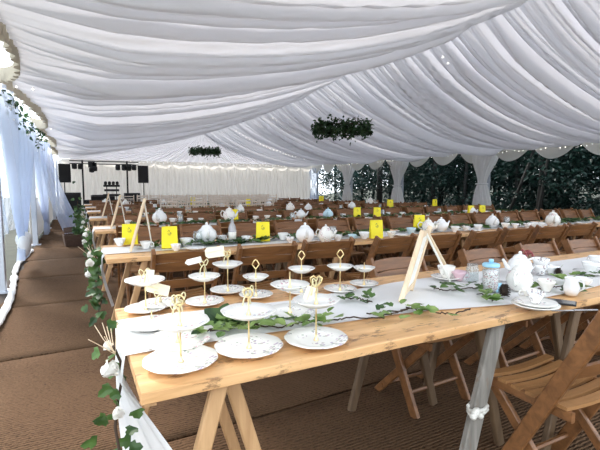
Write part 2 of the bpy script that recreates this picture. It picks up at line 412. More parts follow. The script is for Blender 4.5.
for k, (a, b, w) in enumerate(zip(BAYS, BAYS[1:], ('beside the clear plastic sheet', 'above the grey sidewall post', 'over the sheer curtain panels', 'in the corner near the loudspeaker'))):
    def fr(i, j, a=a, b=b):
        e = left_edge(a + (b - a) * i)
        r = .02 * math.sin(i * 2 * PI * 46)
        return (e.x + r * (.4 + j) - .02 * j, e.y, e.z + .03 - (.17 + .012 * math.sin(i * 2 * PI * 31)) * j)
    o = MB().grid(fr, 280, 4).build('frilled_valance', M['frill'], smooth=True)
    tag(o, 'beige gathered frill edging the ceiling lining ' + ('nearest the camera, ' if 0 else '') + w, 'valance')

# ground and matting
struct(MB().box((8, 12, -.08), (120, 120, .1)), 'ground', M['earth'], 'dark woodland ground outside the marquee')
struct(MB().box(((XL + XR) / 2, 11, -.02), (XR - XL + .1, 27, .03)), 'floor', M['matdark'], 'dark floor beneath the matting')
seams = [-1.4, .62, 2.1, 3.66, 5.25, 6.9, 8.6, 10.3, 12.0, 13.8, 15.6, 17.4, 19.2, 21.0, 22.8, 24.0]
where = ['under the camera', 'under the cake stand table', 'just behind the cake stand table', 'under the second table row', 'under the third table row', 'behind the third table row', 'under the fourth table row', 'under the fifth table row', 'behind the fifth table row', 'under the sixth table row', 'under the seventh table row', 'under the pale wedding chairs', 'before the music stand', 'under the music table', 'along the far end wall']
for k, (a, b) in enumerate(zip(seams, seams[1:])):
    def mt(i, j, a=a, b=b, k=k):
        x = -.62 + (XR + .5) * i - .26 * (1 - i) * max(0, min(1, ((a + b) / 2 - 3.2) / 5)); w = (.03 * math.sin(x * 1.3 + k) + .02 * math.sin(x * 3.1 + 2 * k)) if 0 < j < 1 or 1 else 0
        y = a + .012 + (b - a - .024) * j + (.02 * math.sin(x * 1.7 + (k + j) * 2.1))
        return (x - .05 * math.sin(k * 2.3) + .02 * math.sin(y * 9), y, .006 + .008 * noise.noise((x * 1.5, y * 1.5, k)) + (.006 if j in (0, 1) else 0))
    o = MB().grid(mt, 60, 10).build('coir_mat', M['mat'], smooth=True, solid=.012)
    tag(o, 'brown woven coir matting strip laid ' + where[k], 'mat', 'coir matting strips')

# ------------------------------------------------------------------ sidewall by the aisle
lp = ['at the picture edge beside the clear sheet', 'between the clear sheet and the sheer curtains', 'beyond the draped sheer curtain', 'one bay before the loudspeaker', 'in the far corner behind the loudspeaker']
for k, y in enumerate(BAYS[1:]):
    o = thing('tent_post', (XL - .02, y if k else 6.2, 0), 0, 'grey metal sidewall post ' + lp[k], 'post', 'sidewall posts')
    MB().box((0, 0, EAVE / 2), (.10, .12, EAVE)).build('post', M['alu'], o, bevel=.008)
    MB().box((0, 0, .01), (.2, .2, .02)).build('base_plate', M['alu'], o)

def gathered(y0, y1, ztop, yk, zk, xk, amp=.05, nf=16, zb=.08, seed=0):
    """curtain hung between y0 and y1 pulled together at (yk, zk), flaring below"""
    def fn(i, j):
        z = ztop + (zb - ztop) * j; jk = (ztop - zk) / (ztop - zb)
        if j < jk: t = j / jk; w = 1 - .93 * t ** 1.5
        else: t = (j - jk) / (1 - jk); w = .07 + .13 * t ** .7
        s = min(1, j / jk) ** 1.4
        c = (y0 + y1) / 2 + (yk - (y0 + y1) / 2) * s
        y = c + (i - .5) * (y1 - y0) * w
        x = xk[0] + (xk[1] - xk[0]) * s + amp * math.sin(i * 2 * PI * nf + 2 * math.sin(j * 4 + seed)) * (.35 + .65 * w ** .5) + .05 * math.sin(i * 9 + seed + j * 3) * w
        return (x, y, z)
    return MB().grid(fn, nf * 10, 36)
o = thing('clear_sidewall_sheet', (0, 0, 0), 0, 'clear wrinkled plastic sidewall sheet beside the nearest stretch of aisle', 'sheet')
MB().grid(lambda i, j: (XL - .1 + .03 * math.sin(i * 40 + 3 * math.sin(j * 5)) + .03 * math.sin(i * 17 + j * 6), 6.75 + 4.15 * i, .6 + 1.95 * j), 120, 24).build('sheet', M['vinyl'], o, smooth=True)
o = thing('tied_curtain', (0, 0, 0), 0, 'sheer white curtain knotted low beside the clear plastic sheet', 'curtain')
gathered(6.4, 10.7, 2.55, 7.5, .5, (XL + .02, XL + .10), .085, 11, .24).build('curtain', M['sheer'], o, smooth=True)
MB().ball((XL + .11, 7.5, .5), .14, 14, 8, (.8, 1.3, .9)).ball((XL + .12, 7.32, .42), .12, 10, 6, (.7, 1, 1.4)).ball((XL + .11, 7.7, .40), .12, 10, 6, (.6, 1, 1.5)).build('knot', M['linen'], o, smooth=True)
o = thing('tied_curtain', (0, 0, 0), 0, 'sheer bluish curtain hanging between the two grey sidewall posts', 'curtain')
gathered(11.1, 15.2, 2.5, 13.6, .35, (XL + .02, XL + .05), .085, 11, .02, 2).build('curtain', M['sheer'], o, smooth=True)
o = thing('tied_curtain', (0, 0, 0), 0, 'sheer white curtain panel swept out over the aisle matting', 'curtain')
def swept(i, j):
    z = 2.35 - 2.31 * j
    c = XL + .15 + .62 * j ** 1.8
    return (c + .12 * i + (.05 + .30 * j) * (i - .5) * 1.1 + .02 * math.sin(i * 30), 11.6 + .8 * i * .5 + .05 * math.sin(i * 2 * PI * 7 + j * 2), z)
MB().grid(swept, 80, 24).build('curtain', M['sheer'], o, smooth=True)
for k, (a, b, t) in enumerate(((11.1, 15.3, 'low white fabric sidewall behind the sheer bluish curtain'), (15.5, 19.65, 'white fabric sidewall between the far sidewall posts'), (19.85, 24.0, 'white fabric sidewall behind the music corner'))):
    zt = .95 if k == 0 else 2.6
    struct(MB().grid(lambda i, j: (XL - .12 + .03 * math.sin(i * 2 * PI * 16), a + (b - a) * i, .02 + zt * j), 160, 4), 'wall_aisle', M['drape'], t, smooth=True)
struct(MB().grid(lambda i, j: (XL - .22 + .025 * math.sin(i * 2 * PI * 90) + .02 * math.sin(i * 400), 6.4 + 17.6 * i, 2.15 + .62 * j), 720, 4), 'wall_aisle', M['legdrape'], 'gathered white fabric band along the top of the aisle sidewall', smooth=True)
# white hem of the sidewall lying along the matting
def hem(i, j):
    y = 3.2 + 6.6 * i; a = 2 * PI * j; r = .026 + .016 * noise.noise((y * 3, 0, 1)) + .008 * noise.noise((y * 11, 3, 1))
    return (-.62 - .26 * max(0, min(1, (y - 3.2) / 5)) + .03 * math.sin(y * 1.4) + r * 1.4 * math.cos(a), y, .045 + r * math.sin(a))
tag(MB().grid(hem, 150, 10).build('cloth_hem', M['linen'], smooth=True), 'bunched white cloth hem lying along the matting edge by the aisle', 'cloth')
# flowers at the top of the posts
for k, (y, t) in enumerate(((6.9, 'beside the clear sheet'), (8.9, 'above the clear sheet'), (11.1, 'above the second grey post'), (13.0, 'above the sheer bluish curtain'))):
    o = thing('flower_cluster', (XL + .08, y, 2.38), 0, 'small cluster of white flowers and foliage at the eave ' + t, 'flowers', 'eave flowers')
    lb, fb = MB(), MB()
    for q in range(46):
        d = Vector((random.gauss(0, 1), random.gauss(0, 1), random.gauss(-.2, 1)))
        p = Vector((random.gauss(.02, .06), random.gauss(0, .3), random.gauss(0, .09)))
        lb.leaf(p, d, Vector((random.random(), random.random(), 1)), random.uniform(.06, .12), .06)
    for q in range(16): fb.ball((random.gauss(.05, .06), random.gauss(0, .28), random.gauss(-.08, .1)), random.uniform(.008, .018), 6, 4)
    lb.build('leaves', M['leafdark'], o); fb.build('blossoms', M['petal'], o, smooth=True)

# ------------------------------------------------------------------ open side: tied leg curtains and bracing
def leg_curtain(name, y, width, tie, label, mat='legdrape'):
    o = thing(name, (XR - .12, y, 0), 0, label, 'curtain')
    def fn(i, j):
        z = 2.5 - 2.46 * j; a = 2 * PI * i; tt = (2.5 - tie) / 2.46
        w = width * ((1 - .66 * math.sin(PI / 2 * min(1, j / tt)) ** 2) if j < tt else .34 + .42 * min(1, (j - tt) / .3) ** .7)
        r = w / 2 * (1 + .13 * math.sin(a * 11 + 2 * math.sin(j * 5)) + .06 * math.sin(a * 5 + 1))
        return (r * .55 * math.cos(a), r * math.sin(a) + (.10 * math.sin(PI * j) if width > .6 else 0), z)
    MB().grid(fn, 110, 30).build('curtain', M[mat], o, smooth=True)
    MB().tube([(.16 * width * 1.0 * math.cos(a * .7854) , .25 * width * math.sin(a * .7854) + (.10 * math.sin(PI * (2.5 - tie) / 2.46) if width > .6 else 0), tie) for a in range(9)], .03, 6).build('tie_band', M['linen'], o, smooth=True)
    MB().box((.22, 0, 1.3), (.1, .1, 2.6)).build('post', M['alu'], o)
leg_curtain('leg_curtain', 10.85, .96, 1.42, 'white tied-back leg curtain on the open side closest to the cake stands')
leg_curtain('leg_curtain', 15.6, .98, 1.38, 'white tied-back leg curtain second from the cake stands')
leg_curtain('leg_curtain', 19.8, .95, 1.4, 'greyish tied-back leg curtain third from the cake stands')
leg_curtain('leg_curtain', 23.6, .9, 1.4, 'bluish leg curtain in the far corner beside the end wall', 'sheer')
for (y0, z0, y1, z1, t) in ((23.2, 2.5, 20.6, .6, 'falling'), (20.4, 2.4, 23.3, .7, 'rising')):
    tag(MB().tube([(XR + .05, y0, z0), (XR + .05, y1, z1)], .03, 6).build('bracing_cable', M['cable']), f'thin steel bracing cable {t} towards the cake stands in the last open bay', 'cable')

# fairy lights
bulb_me = MB().ball((0, 0, 0), .011, 6, 4).build('bulb', M['bulb'])
bulb_data = bulb_me.data; bpy.data.objects.remove(bulb_me)
def fairy(pts, label):
    o = thing('fairy_light_string', pts[0], 0, label, 'fairy lights')
    p0 = Vector(pts[0])
    MB().tube([Vector(p) - p0 for p in pts], .002, 4).build('wire', M['linen'], o)
    for p in pts:
        b = bpy.data.objects.new('bulb', bulb_data); COL.objects.link(b); b.parent = o; b.location = Vector(p) - p0 + Vector((0, 0, -.016))
def roof_pt(side, y, u):
    b = math.sin(PI * bay_s(y)); e = left_edge(y) if side < 0 else Vector((XR - .05, y, EAVE + .24))
    z = e.z + (RIDGE - e.z) * u - ((.40 + .12 * b) * (1 - .75 * fade(y)) if side < 0 else (.62 + .10 * b)) * (4 * u * (1 - u)) ** .9
    return Vector((e.x + (XM - e.x) * u, y, z - .13))
for y, t in ((6.75, 'down the open side roof slope closest to the camera'), (11.1, 'down the roof slope to the first leg curtain'), (15.5, 'down the roof slope to the second leg curtain'), (19.8, 'down the far roof slope to the third leg curtain')):
    fairy([roof_pt(1, y + .05 * math.sin(k), .02 + .9 * k / 36) for k in range(37)], 'string of tiny fairy lights ' + t)
for y, t in ((6.75, 'across the lining above the clear plastic sheet'), (11.1, 'across the lining above the sheer bluish curtain')):
    fairy([roof_pt(-1, y + .03 * math.sin(k * 2), .02 + .34 * k / 14) for k in range(15)], 'short string of fairy lights ' + t)
fairy([(XR - .35, 5.5 + 4.6 * k / 30, EAVE - .06 - .1 * abs(math.sin(k * .7))) for k in range(31)], 'string of fairy lights along the near valance of the open side')
fairy([(XR - .3, 12 + 9 * k / 40, EAVE - .05 - .06 * abs(math.sin(k * .8))) for k in range(41)], 'string of fairy lights along the far valance of the open side')
fairy([(2.5 + 9 * k / 44, YF - .45, EAVE + .0 - .07 * abs(math.sin(k * .7))) for k in range(45)], 'string of fairy lights along the end wall valance')

# hanging foliage hoops
def hoop(x, y, z, r, label, seed):
    rd = random.Random(seed)
    o = thing('hanging_foliage_hoop', (x, y, z), 0, label, 'foliage hoop', 'hanging foliage hoops')
    MB().tube([(r * math.cos(a * PI / 16), r * math.sin(a * PI / 16), 0) for a in range(33)], .015, 6).build('hoop', M['stem'], o)
    lb = MB()
    for q in range(1500):
        a = rd.uniform(0, 2 * PI); c = Vector((r * math.cos(a), r * math.sin(a), 0))
        p = c + Vector((rd.gauss(0, .05), rd.gauss(0, .05), rd.gauss(-.02, .075)))
        if rd.random() < .12: p.z -= rd.uniform(.03, .16)
        lb.leaf(p, Vector((rd.gauss(0, 1), rd.gauss(0, 1), rd.gauss(-.3, .8))), Vector((rd.gauss(0, 1), rd.gauss(0, 1), 1)), rd.uniform(.06, .12), rd.uniform(.05, .08))
    lb.build('foliage', M['leafdark'], o)
    zr = RIDGE - .2 - .62 - z
    for a in (0, 2.1, 4.2): MB().tube([(r * math.cos(a), r * math.sin(a), 0), (0, 0, max(.3, zr))], .003, 4).build('wire', M['cable'], o)
hoop(6.0, 9.2, 2.80, .66, 'ring of dark green foliage hanging closer to the cake stands', 3)
hoop(5.4, 20.0, 3.02, .62, 'smaller-looking ring of foliage hanging before the far gable', 4)

# ------------------------------------------------------------------ tables
TOPZ, TW, TL = .75, .86, 1.76
ROWS = [1.10, 3.35, 5.60, 7.85, 10.10, 12.35, 14.60]
RN = ['cake stand table row', 'second table row', 'third table row', 'fourth table row', 'fifth table row', 'sixth table row', 'seventh table row']
def make_table(hinges, label, grey=None, detail=True):
    o = thing('trestle_table', (0, 0, 0), 0, label, 'table', 'trestle tables')
    t = MB()
    for k in range(3):
        w = TW / 3; t.bar((.0, w * (k + .5), TOPZ - .016), (TL - .004, w * (k + .5), TOPZ - .016), w - .002, .032, (0, 0, 1), .08)
    t.build('tabletop', M['table'], o)
    MB().box((.03, TW / 2, TOPZ - .05), (.03, TW - .12, .036)).box((TL - .03, TW / 2, TOPZ - .05), (.03, TW - .12, .036)).build('batten', M['tleg'], o)
    for hi, hx in enumerate(hinges):
        for fr, (sx, ins) in enumerate(((-1, .05), (1, .21))):
            for yy in (ins, TW - ins):
                m = M['greyleg'] if (grey == hi and sx < 0 and yy < .1) else M['darkleg' if hi or not detail else 'tleg']
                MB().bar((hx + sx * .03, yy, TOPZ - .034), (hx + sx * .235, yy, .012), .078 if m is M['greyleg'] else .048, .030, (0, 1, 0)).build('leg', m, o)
            for zz, wd in ((.70, .06),):
                kx = hx + sx * (.03 + .205 * (TOPZ - .034 - zz) / (TOPZ - .046))
                MB().bar((kx, ins, zz), (kx, TW - ins, zz), wd * .8, .02, (1, 0, .2)).build('leg_rail', M['darkleg' if hi or not detail else 'tleg'], o)
    return o
t1 = make_table((.25, 1.44), 'pine trestle table holding the tiered cake stands', grey=1)
t1.location = (.122, ROWS[0], 0)
rp = thing('rope_tie', (1.431, 1.15, .36), 0, 'white rope knotted round the grey trestle leg under the cake stand table', 'rope')
MB().tube([(.048 * math.cos(a * .8), .027 * math.sin(a * .8), .0016 * a - .015) for a in range(20)], .008, 6).build('coil', M['rope'], rp, smooth=True)
MB().ball((-.045, -.03, .01), .02, 8, 6, (1.2, .8, 1)).ball((-.065, -.033, 0), .015, 8, 6).ball((-.028, -.036, -.004), .014, 8, 6).build('knot', M['rope'], rp, smooth=True)
t2 = make_table((.25, 1.60), 'pine trestle table carrying the teapots and jars of the cake stand table row', detail=False)
t2.location = (.122 + TL, ROWS[0], 0)
proto = Kind(make_table((.3, 1.46), ''))
proto.put((.122 + 2 * TL, ROWS[0], 0), 0, 'pine trestle table continuing the cake stand table row past the teapots', 'trestle tables')
for r in range(1, 7):
    for k in range(5):
        proto.put((.167 + k * TL, ROWS[r], 0), 0, f'pine trestle table, {ORD[k]} from the aisle in the {RN[r]}', 'trestle tables')

# runners with a tail over the aisle end
def runner(r, x0, x1, yf, yb, label, tail=.5, seed=0):
    L = x1 - x0
    def fn(i, j):
        s = i * (L + tail); nz = noise.noise((s * 2.1, j * 3, seed))
        if s < tail:
            d = tail - s; x = x0 - .012 + .07 * (d / tail) ** 2; z = TOPZ + .004 - d
            k = 1 - .45 * math.sin(PI * min(1, d / .42)) if d < .42 else 1.0
            yc = (yf(x0) + yb(x0)) / 2; y = yc + (yf(x0) + (yb(x0) - yf(x0)) * j - yc) * (k if d > .02 else 1) - .16 * max(0, d - .22)
            x += (.24 * (1 - j) - .03) * max(0, d - .12) / .4 if r == 0 else 0
            x -= .012 * (1 + math.sin(j * 2 * PI * 3 + seed)) * min(1, d * 6)
        else:
            x = x0 + s - tail; y = yf(x) + (yb(x) - yf(x)) * j + .012 * nz * (1 if j in (0, 1) else 0); z = TOPZ + .004 + .004 * max(0, nz) + (0.002 if j in (0, 1) else 0)
        return (x, y, z)
    o = MB().grid(fn, int((L + tail) * 26), 18).build('table_runner', M['linen'], smooth=True)
    return tag(o, label, 'table runner', 'white table runners')
def lerp_tab(tab):
    def f(x):
        if x <= tab[0][0]: return tab[0][1]
        for (a, p), (b, q) in zip(tab, tab[1:]):
            if x <= b: return p + (q - p) * (x - a) / (b - a)
        return tab[-1][1]
    return f
runner(0, .122, 5.3, lerp_tab([(.167, 1.38), (.9, 1.335), (1.3, 1.29), (1.7, 1.20), (2.2, 1.20), (3, 1.28)]), lerp_tab([(.167, 1.77), (.9, 1.71), (1.5, 1.78), (5, 1.8)]),
       'white cloth runner under the ivy along the cake stand table row', .62, 0)
for r in range(1, 7):
    runner(r, .167, 8.9, lambda x, r=r: ROWS[r] + .22 + .03 * math.sin(x * 1.7 + r), lambda x, r=r: ROWS[r] + .64 + .03 * math.sin(x * 2.1 + r * 2), f'white cloth runner along the {RN[r]}', .42, r)

# ------------------------------------------------------------------ folding chairs
def folding_chair():
    o = thing('folding_chair', (0, 0, 0), 0, '', 'chair')
    hw = .215
    for s in (-1, 1):
        MB().bar((s * hw, .125, .008), (s * hw, -.31, .86), .062, .024, (1, 0, 0)).build('back_post', M['chair'], o)
        MB().bar((s * (hw - .03), -.25, .008), (s * (hw - .03), .16, .435), .046, .022, (1, 0, 0)).build('leg', M['chair'], o)
        MB().bar((s * (hw - .026), -.20, .442), (s * (hw - .026), .20, .442), .04, .022, (1, 0, 0)).build('seat_rail', M['chair'], o)
    t = MB()
    for k in range(6):
        y = -.165 + k * .066; dip = -.012 * math.sin(PI * (k + .5) / 6)
        n = 8; vs = []
        for i in range(n + 1):
            x = -.205 + .41 * i / n; zc = .470 + dip - .014 * math.cos(PI * (x / .41)) + .006
            vs += [(x, y - .021, zc - .007), (x, y + .021, zc - .007), (x, y + .021, zc + .007), (x, y - .021, zc + .007)]
        fs = [(i*4+a, i*4+(a+1) % 4, i*4+4+(a+1) % 4, i*4+4+a) for i in range(n) for a in range(4)] + [(3, 2, 1, 0), (n*4, n*4+1, n*4+2, n*4+3)]
        t.add(vs, fs)
    t.build('seat', M['chairseat'], o)
    def curved(z0, z1, th, depth):
        mb = MB(); n = 12; vs = []
        for i in range(n + 1):
            x = -hw + 2 * hw * i / n; q = (1 - (x / hw) ** 2)
            for z, e in ((z0, 0), (z0, 1), (z1, 1), (z1, 0)):
                yb = .125 - .435 * z / .86
                zz = z + (.012 * q if z == z1 else 0)
                vs.append((x, yb - depth * q + (th if e else 0) - th / 2, zz))
        fs = [(i*4+a, i*4+(a+1) % 4, i*4+4+(a+1) % 4, i*4+4+a) for i in range(n) for a in range(4)] + [(3, 2, 1, 0), (n*4, n*4+1, n*4+2, n*4+3)]
        return mb.add(vs, fs)
    curved(.782, .838, .02, .035).build('backrest', M['chair'], o)
    curved(.712, .768, .018, .033).build('back_slat', M['chair'], o)
    curved(.585, .635, .018, .03).build('back_slat', M['chair'], o)
    for (y, z) in ((.06, .13), (-.19, .075)):
        MB().tube([(-hw + .01, y, z), (hw - .01, y, z)], .011, 6).build('stretcher', M['chair'], o)
    return o
CH = Kind(folding_chair())
grp = 'slatted folding chairs'
CH.put((1.76, 1.035, 0), R(-1), 'brown slatted folding chair tucked under the camera side of the cake stand table', grp, (1.02, .96, .985))
for k, x in enumerate((1.80, 2.62, 3.24, 3.86)):
    CH.put((x, 1.81 + (.02 if k else 0), 0), PI + R(random.uniform(-3, 3)), f'brown folding chair facing the cake stand table from behind, {ORD[k]} from the wooden easel', grp, .965)
# far rows: the same chair as one mesh, where its parts no longer show
def merged_chair():
    mb = MB()
    for c, _ in tree_of(CH.root):
        me = c.data; mb.add([tuple(v.co) for v in me.vertices], [tuple(p.vertices) for p in me.polygons])
    o = mb.build('folding_chair', M['chair']); tag(o, '', 'chair'); return o
CHF = Kind(merged_chair()); WCROW = []
for r in range(1, 7):
    K = CH if r < 3 else CHF
    n = 15 if r < 5 else 14
    for side in (0, 1):
        for k in range(n):
            x = .62 + .578 * k + random.uniform(-.03, .03)
            if side == 0: y, rz = ROWS[r] - .17 - random.uniform(0, .07), R(random.uniform(-6, 6))
            else: y, rz = ROWS[r] + TW + .19 + random.uniform(0, .06), PI + R(random.uniform(-6, 6))
            if r > 4 and side == 1 and k % 3 == 2: continue
            if r > 3 and .165 * y < x < .43 * y:
                WCROW.append((x, y - .05 if side == 0 else y + .05, r, side)); continue
            K.put((x, y, 0), rz, f'brown folding chair {"with its back to" if side == 0 else "turned towards"} the camera, {ORD[k]} from the aisle, {RN[r]}', grp)

# limewashed wedding chairs
def chiavari():
    o = thing('wedding_chair', (0, 0, 0), 0, '', 'chair')
    for s in (-1, 1):
        MB().tube([(s * .18, -.19, 0), (s * .175, -.185, .45), (s * .165, -.235, .92)], .016, 6).build('back_post', M['limewash'], o)
        MB().tube([(s * .19, .18, 0), (s * .18, .18, .44)], .016, 6).build('leg', M['limewash'], o)
    MB().box((0, 0, .45), (.40, .40, .03)).build('seat', M['limewash'], o, bevel=.01)
    b = MB()
    for z in (.88, .80, .56): b.tube([(-.165, -.20 - .035 * (z - .45) / .47, z), (.165, -.20 - .035 * (z - .45) / .47, z)], .014, 6)
    for x in (-.11, -.055, 0, .055, .11): b.tube([(x, -.21, .56), (x, -.228, .80)], .009, 5)
    b.build('backrest', M['limewash'], o)
    return o
WC = Kind(chiavari())
for r in (4, 5, 6):
  for sd_ in (0, 1):
    for k, (x, y, q, sd2) in enumerate([c for c in WCROW if c[2] == r and c[3] == sd_]):
        WC.put((x, y, 0), R(random.uniform(-4, 4)) + PI * sd_, f'limewashed wedding chair, {ORD[k]} of those {"before" if sd_ == 0 else "behind"} the {RN[r]}', 'limewashed wedding chairs', 1.1)
for r, (y, a, n) in enumerate(((16.55, 1.6, 13), (17.7, 2.2, 12))):
    for k in range(n):
        WC.put((a + .47 * k, y + random.uniform(-.04, .04), 0), R(random.uniform(-4, 4)), f'limewashed wedding chair, {ORD[k]} from the aisle in the {("row closer to the tables", "row closer to the end wall")[r]}', 'limewashed wedding chairs', 1.1)

# ------------------------------------------------------------------ tableware kinds
def plate_prof(r, rise=.016):
    return [(r * .02, .004), (r * .48, .0), (r * .55, .003), (r * .62, .004), (r * .98, rise), (r, rise + .002), (r * .985, rise + .004), (r * .62, .009), (r * .5, .007), (r * .02, .007)]
def ribbon_bow(mb, c, sc=1.0, rz=0):
    c = Vector(c); m = Matrix.Rotation(rz, 3, 'Z')
    for s in (-1, 1):
        pts = [c + m @ (Vector((s * .034 * math.sin(a * PI / 8) * (1.2 if a < 5 else 1), .004 * s, .022 * math.sin(a * PI / 4) + .012 * math.sin(a * PI / 8))) * sc) for a in range(9)]
        mb.tube(pts, .0034 * sc, 5)
        mb.tube([c, c + m @ (Vector((s * .02, .01, -.03)) * sc), c + m @ (Vector((s * .028, .012, -.065)) * sc)], .004 * sc, 5)
    return mb
def cake_stand(px, py, rb, ru, label, kind='diamond', hu=.112, ht=.205, flora=0, tags=(), bow=False, lean=0):
    p = at(px, py)
    o = thing('cake_stand', (p.x, p.y, TOPZ), random.uniform(0, 6), label, 'cake stand', 'vintage cake stands')
    o.rotation_euler[2] = -YAW
    z0 = 0.005 if py > 350 or 1 else 0
    MB().lathe([(a, b + .003) for a, b in plate_prof(rb)], 40, wav=.012, wn=10).build('bottom_plate', FLORA[flora % 3], o, smooth=True)
    if ru: MB().lathe([(a, b + hu) for a, b in plate_prof(ru, .02)], 36, wav=.02, wn=8).build('upper_plate', FLORA[(flora + 1) % 3], o, smooth=True)
    rod = MB().tube([(0, 0, .01), (0, 0, ht - .035)], .0027, 8)
    rod.lathe([(.009, .010), (.008, .013), (.0045, .019), (.003, .03)], 12)
    if ru: rod.lathe([(.008, hu + .006), (.007, hu + .010), (.0045, hu + .016), (.003, hu + .026)], 12)
    rod.build('rod', M['gold'], o, smooth=True)
    z = ht - .035
    hd = MB()
    if kind == 'diamond': pts = [(0, 0, z), (.006, 0, z + .006), (.017, 0, z + .022), (.006, 0, z + .04), (0, 0, z + .044), (-.006, 0, z + .04), (-.017, 0, z + .022), (-.006, 0, z + .006), (0, 0, z)]
    elif kind == 'heart': pts = [(0, 0, z), (.017, 0, z + .018), (.019, 0, z + .032), (.009, 0, z + .04), (0, 0, z + .032), (-.009, 0, z + .04), (-.019, 0, z + .032), (-.017, 0, z + .018), (0, 0, z)]
    elif kind == 'ring': pts = [(.014 * math.sin(a * PI / 6), 0, z + .015 - .015 * math.cos(a * PI / 6)) for a in range(13)]
    else: pts = None
    if pts: hd.tube(pts, .0032, 6, caps=False); hd.build('handle', M['gold'], o, smooth=True)
    if bow: ribbon_bow(MB(), (0, -.006, ht - .018), .62, .9).build('ribbon', M['ribbon'], o, smooth=True)
    for (dx, dz, w, h, ang, white) in tags:
        c, s = math.cos(ang), math.sin(ang)
        sh = [(-w/2, -h/2 + .012), (-w/2 + .012, -h/2), (w/2, -h/2), (w/2, h/2), (-w/2 + .012, h/2), (-w/2, h/2 - .012)]
        vs = [(dx + x * c - y * s, -.012 + e, ht + dz + x * s + y * c) for e in (-.0008, .0008) for x, y in sh]
        k = MB().add(vs, [(5, 4, 3, 2, 1, 0), (6, 7, 8, 9, 10, 11)] + [(i, (i + 1) % 6, (i + 1) % 6 + 6, i + 6) for i in range(6)]).build('gift_tag', M['whitecard' if white else 'card'], o)
        MB().tube([(0, -.004, ht - .012), (dx * .4, -.012, ht + dz * .3 + .006), (dx - w / 2 * c * .8, -.014, ht + dz - w / 2 * s * .8)], .0018, 5).build('ribbon', M['ribbon'], o)
    return o
cake_stand(181, 365, .108, .085, 'low two-tier floral cake stand standing at the very corner of the pine table', 'ring', .112, .215, 1, (), True)
cake_stand(178, 345, .106, 0, 'single-tier floral cake stand just behind the corner stand', 'none', 0, .15, 0, (), True)
cake_stand(152, 328, .095, 0, 'single floral plate stand on the cloth at the aisle edge of the table', 'none', 0, .10, 0, (), False)
cake_stand(160, 307, .088, 0, 'single-tier stand with a broad cream tag lying over its rod', 'none', 0, .075, 2, ((-.005, .01, .105, .048, R(-14), 0),), True)
cake_stand(146, 312, .085, .082, 'two-tier stand at the table\'s aisle end with an upright written cream tag', 'none', .118, .185, 2, ((.025, -.035, .066, .034, R(84), 0),), True)
cake_stand(205, 305, .086, .070, 'two-tier floral stand with a white tag, behind the big heart-shaped leaf', 'none', .112, .205, 0, ((-.045, -.005, .075, .026, R(14), 1),), True)
cake_stand(228, 293, .088, .074, 'two-tier pink rose stand with a cream tag on top, at the back table edge', 'ring', .128, .215, 1, ((-.06, -.008, .095, .052, R(8), 0),), True)
cake_stand(256, 298, .080, .062, 'two-tier stand with a gold diamond handle between the tagged stands and the chairs', 'diamond', .085, .175, 2)
cake_stand(249, 351, .109, .088, 'two-tier floral stand second from the corner along the camera edge, bow on top', 'ring', .112, .21, 1, (), True)
cake_stand(290, 315, .098, .080, 'two-tier stand with a plain tall rod in the middle of the cloth', 'none', .108, .215, 2)
cake_stand(301.5, 294, .083, .066, 'two-tier stand with a gold diamond handle beside the plain rod stand', 'diamond', .108, .205, 1)
cake_stand(316, 343, .107, .078, 'two-tier floral stand with a heart handle, third along the camera edge', 'heart', .128, .225, 1, ((-.024, -.055, .055, .03, R(70), 0),), True)
cake_stand(340, 292, .082, .066, 'two-tier stand with a gold diamond handle, second from last towards the easel', 'diamond', .112, .205, 0)
cake_stand(364, 286.5, .076, .058, 'two-tier stand with a plain rod, closest to the easel on the back edge', 'none', .082, .165, 2)

def make_cup(mat, name='teacup'):
    o = thing(name, (0, 0, 0), 0, '', 'cup')
    MB().lathe([(.001, .003), (.022, .0), (.024, .006), (.030, .02), (.042, .045), (.047, .062), (.045, .062), (.039, .044), (.027, .02), (.001, .012)], 24).build('bowl', mat, o, smooth=True)
    MB().tube([(.038 + .0, 0, .05), (.055, 0, .054), (.064, 0, .042), (.058, 0, .026), (.036, 0, .022)], .0045, 6).build('handle', mat, o, smooth=True)
    return o
def make_saucer(mat, r=.075):
    o = thing('saucer', (0, 0, 0), 0, '', 'saucer')
    MB().lathe(plate_prof(r, .014), 32, wav=.012, wn=8).build('dish', mat, o, smooth=True); return o
def make_teapot(mat, tall=1.0):
    o = thing('teapot', (0, 0, 0), 0, '', 'teapot')
    MB().lathe([(.001, .004), (.045, 0), (.05, .006), (.075, .035 * tall), (.082, .065 * tall), (.070, .10 * tall), (.045, .122 * tall), (.04, .126 * tall), (.001, .124 * tall)], 28).build('body', mat, o, smooth=True)
    MB().tube([(.07, 0, .05 * tall), (.10, 0, .062 * tall), (.118, 0, .095 * tall), (.135, 0, .118 * tall)], [.019, .015, .011, .009], 10).build('spout', mat, o, smooth=True)
    MB().tube([(-.066, 0, .105 * tall), (-.105, 0, .115 * tall), (-.128, 0, .085 * tall), (-.115, 0, .05 * tall), (-.074, 0, .036 * tall)], .0075, 8).build('handle', mat, o, smooth=True)
    l = MB().lathe([(.045, .122 * tall), (.046, .126 * tall), (.032, .142 * tall), (.008, .150 * tall), (.001, .151 * tall)], 24).build('lid', mat, o, smooth=True)
    MB().ball((0, 0, .158 * tall), .012, 10, 6).build('knob', mat, l, smooth=True)
    return o
def make_jug(mat):
    o = thing('milk_jug', (0, 0, 0), 0, '', 'jug')
    MB().lathe([(.001, .003), (.03, 0), (.042, .025), (.044, .05), (.034, .085), (.040, .105), (.038, .105), (.031, .085), (.038, .05), (.001, .012)], 24).build('body', mat, o, smooth=True)
    MB().tube([(-.034, 0, .09), (-.062, 0, .085), (-.066, 0, .05), (-.042, 0, .03)], .005, 6).build('handle', mat, o, smooth=True)
    return o
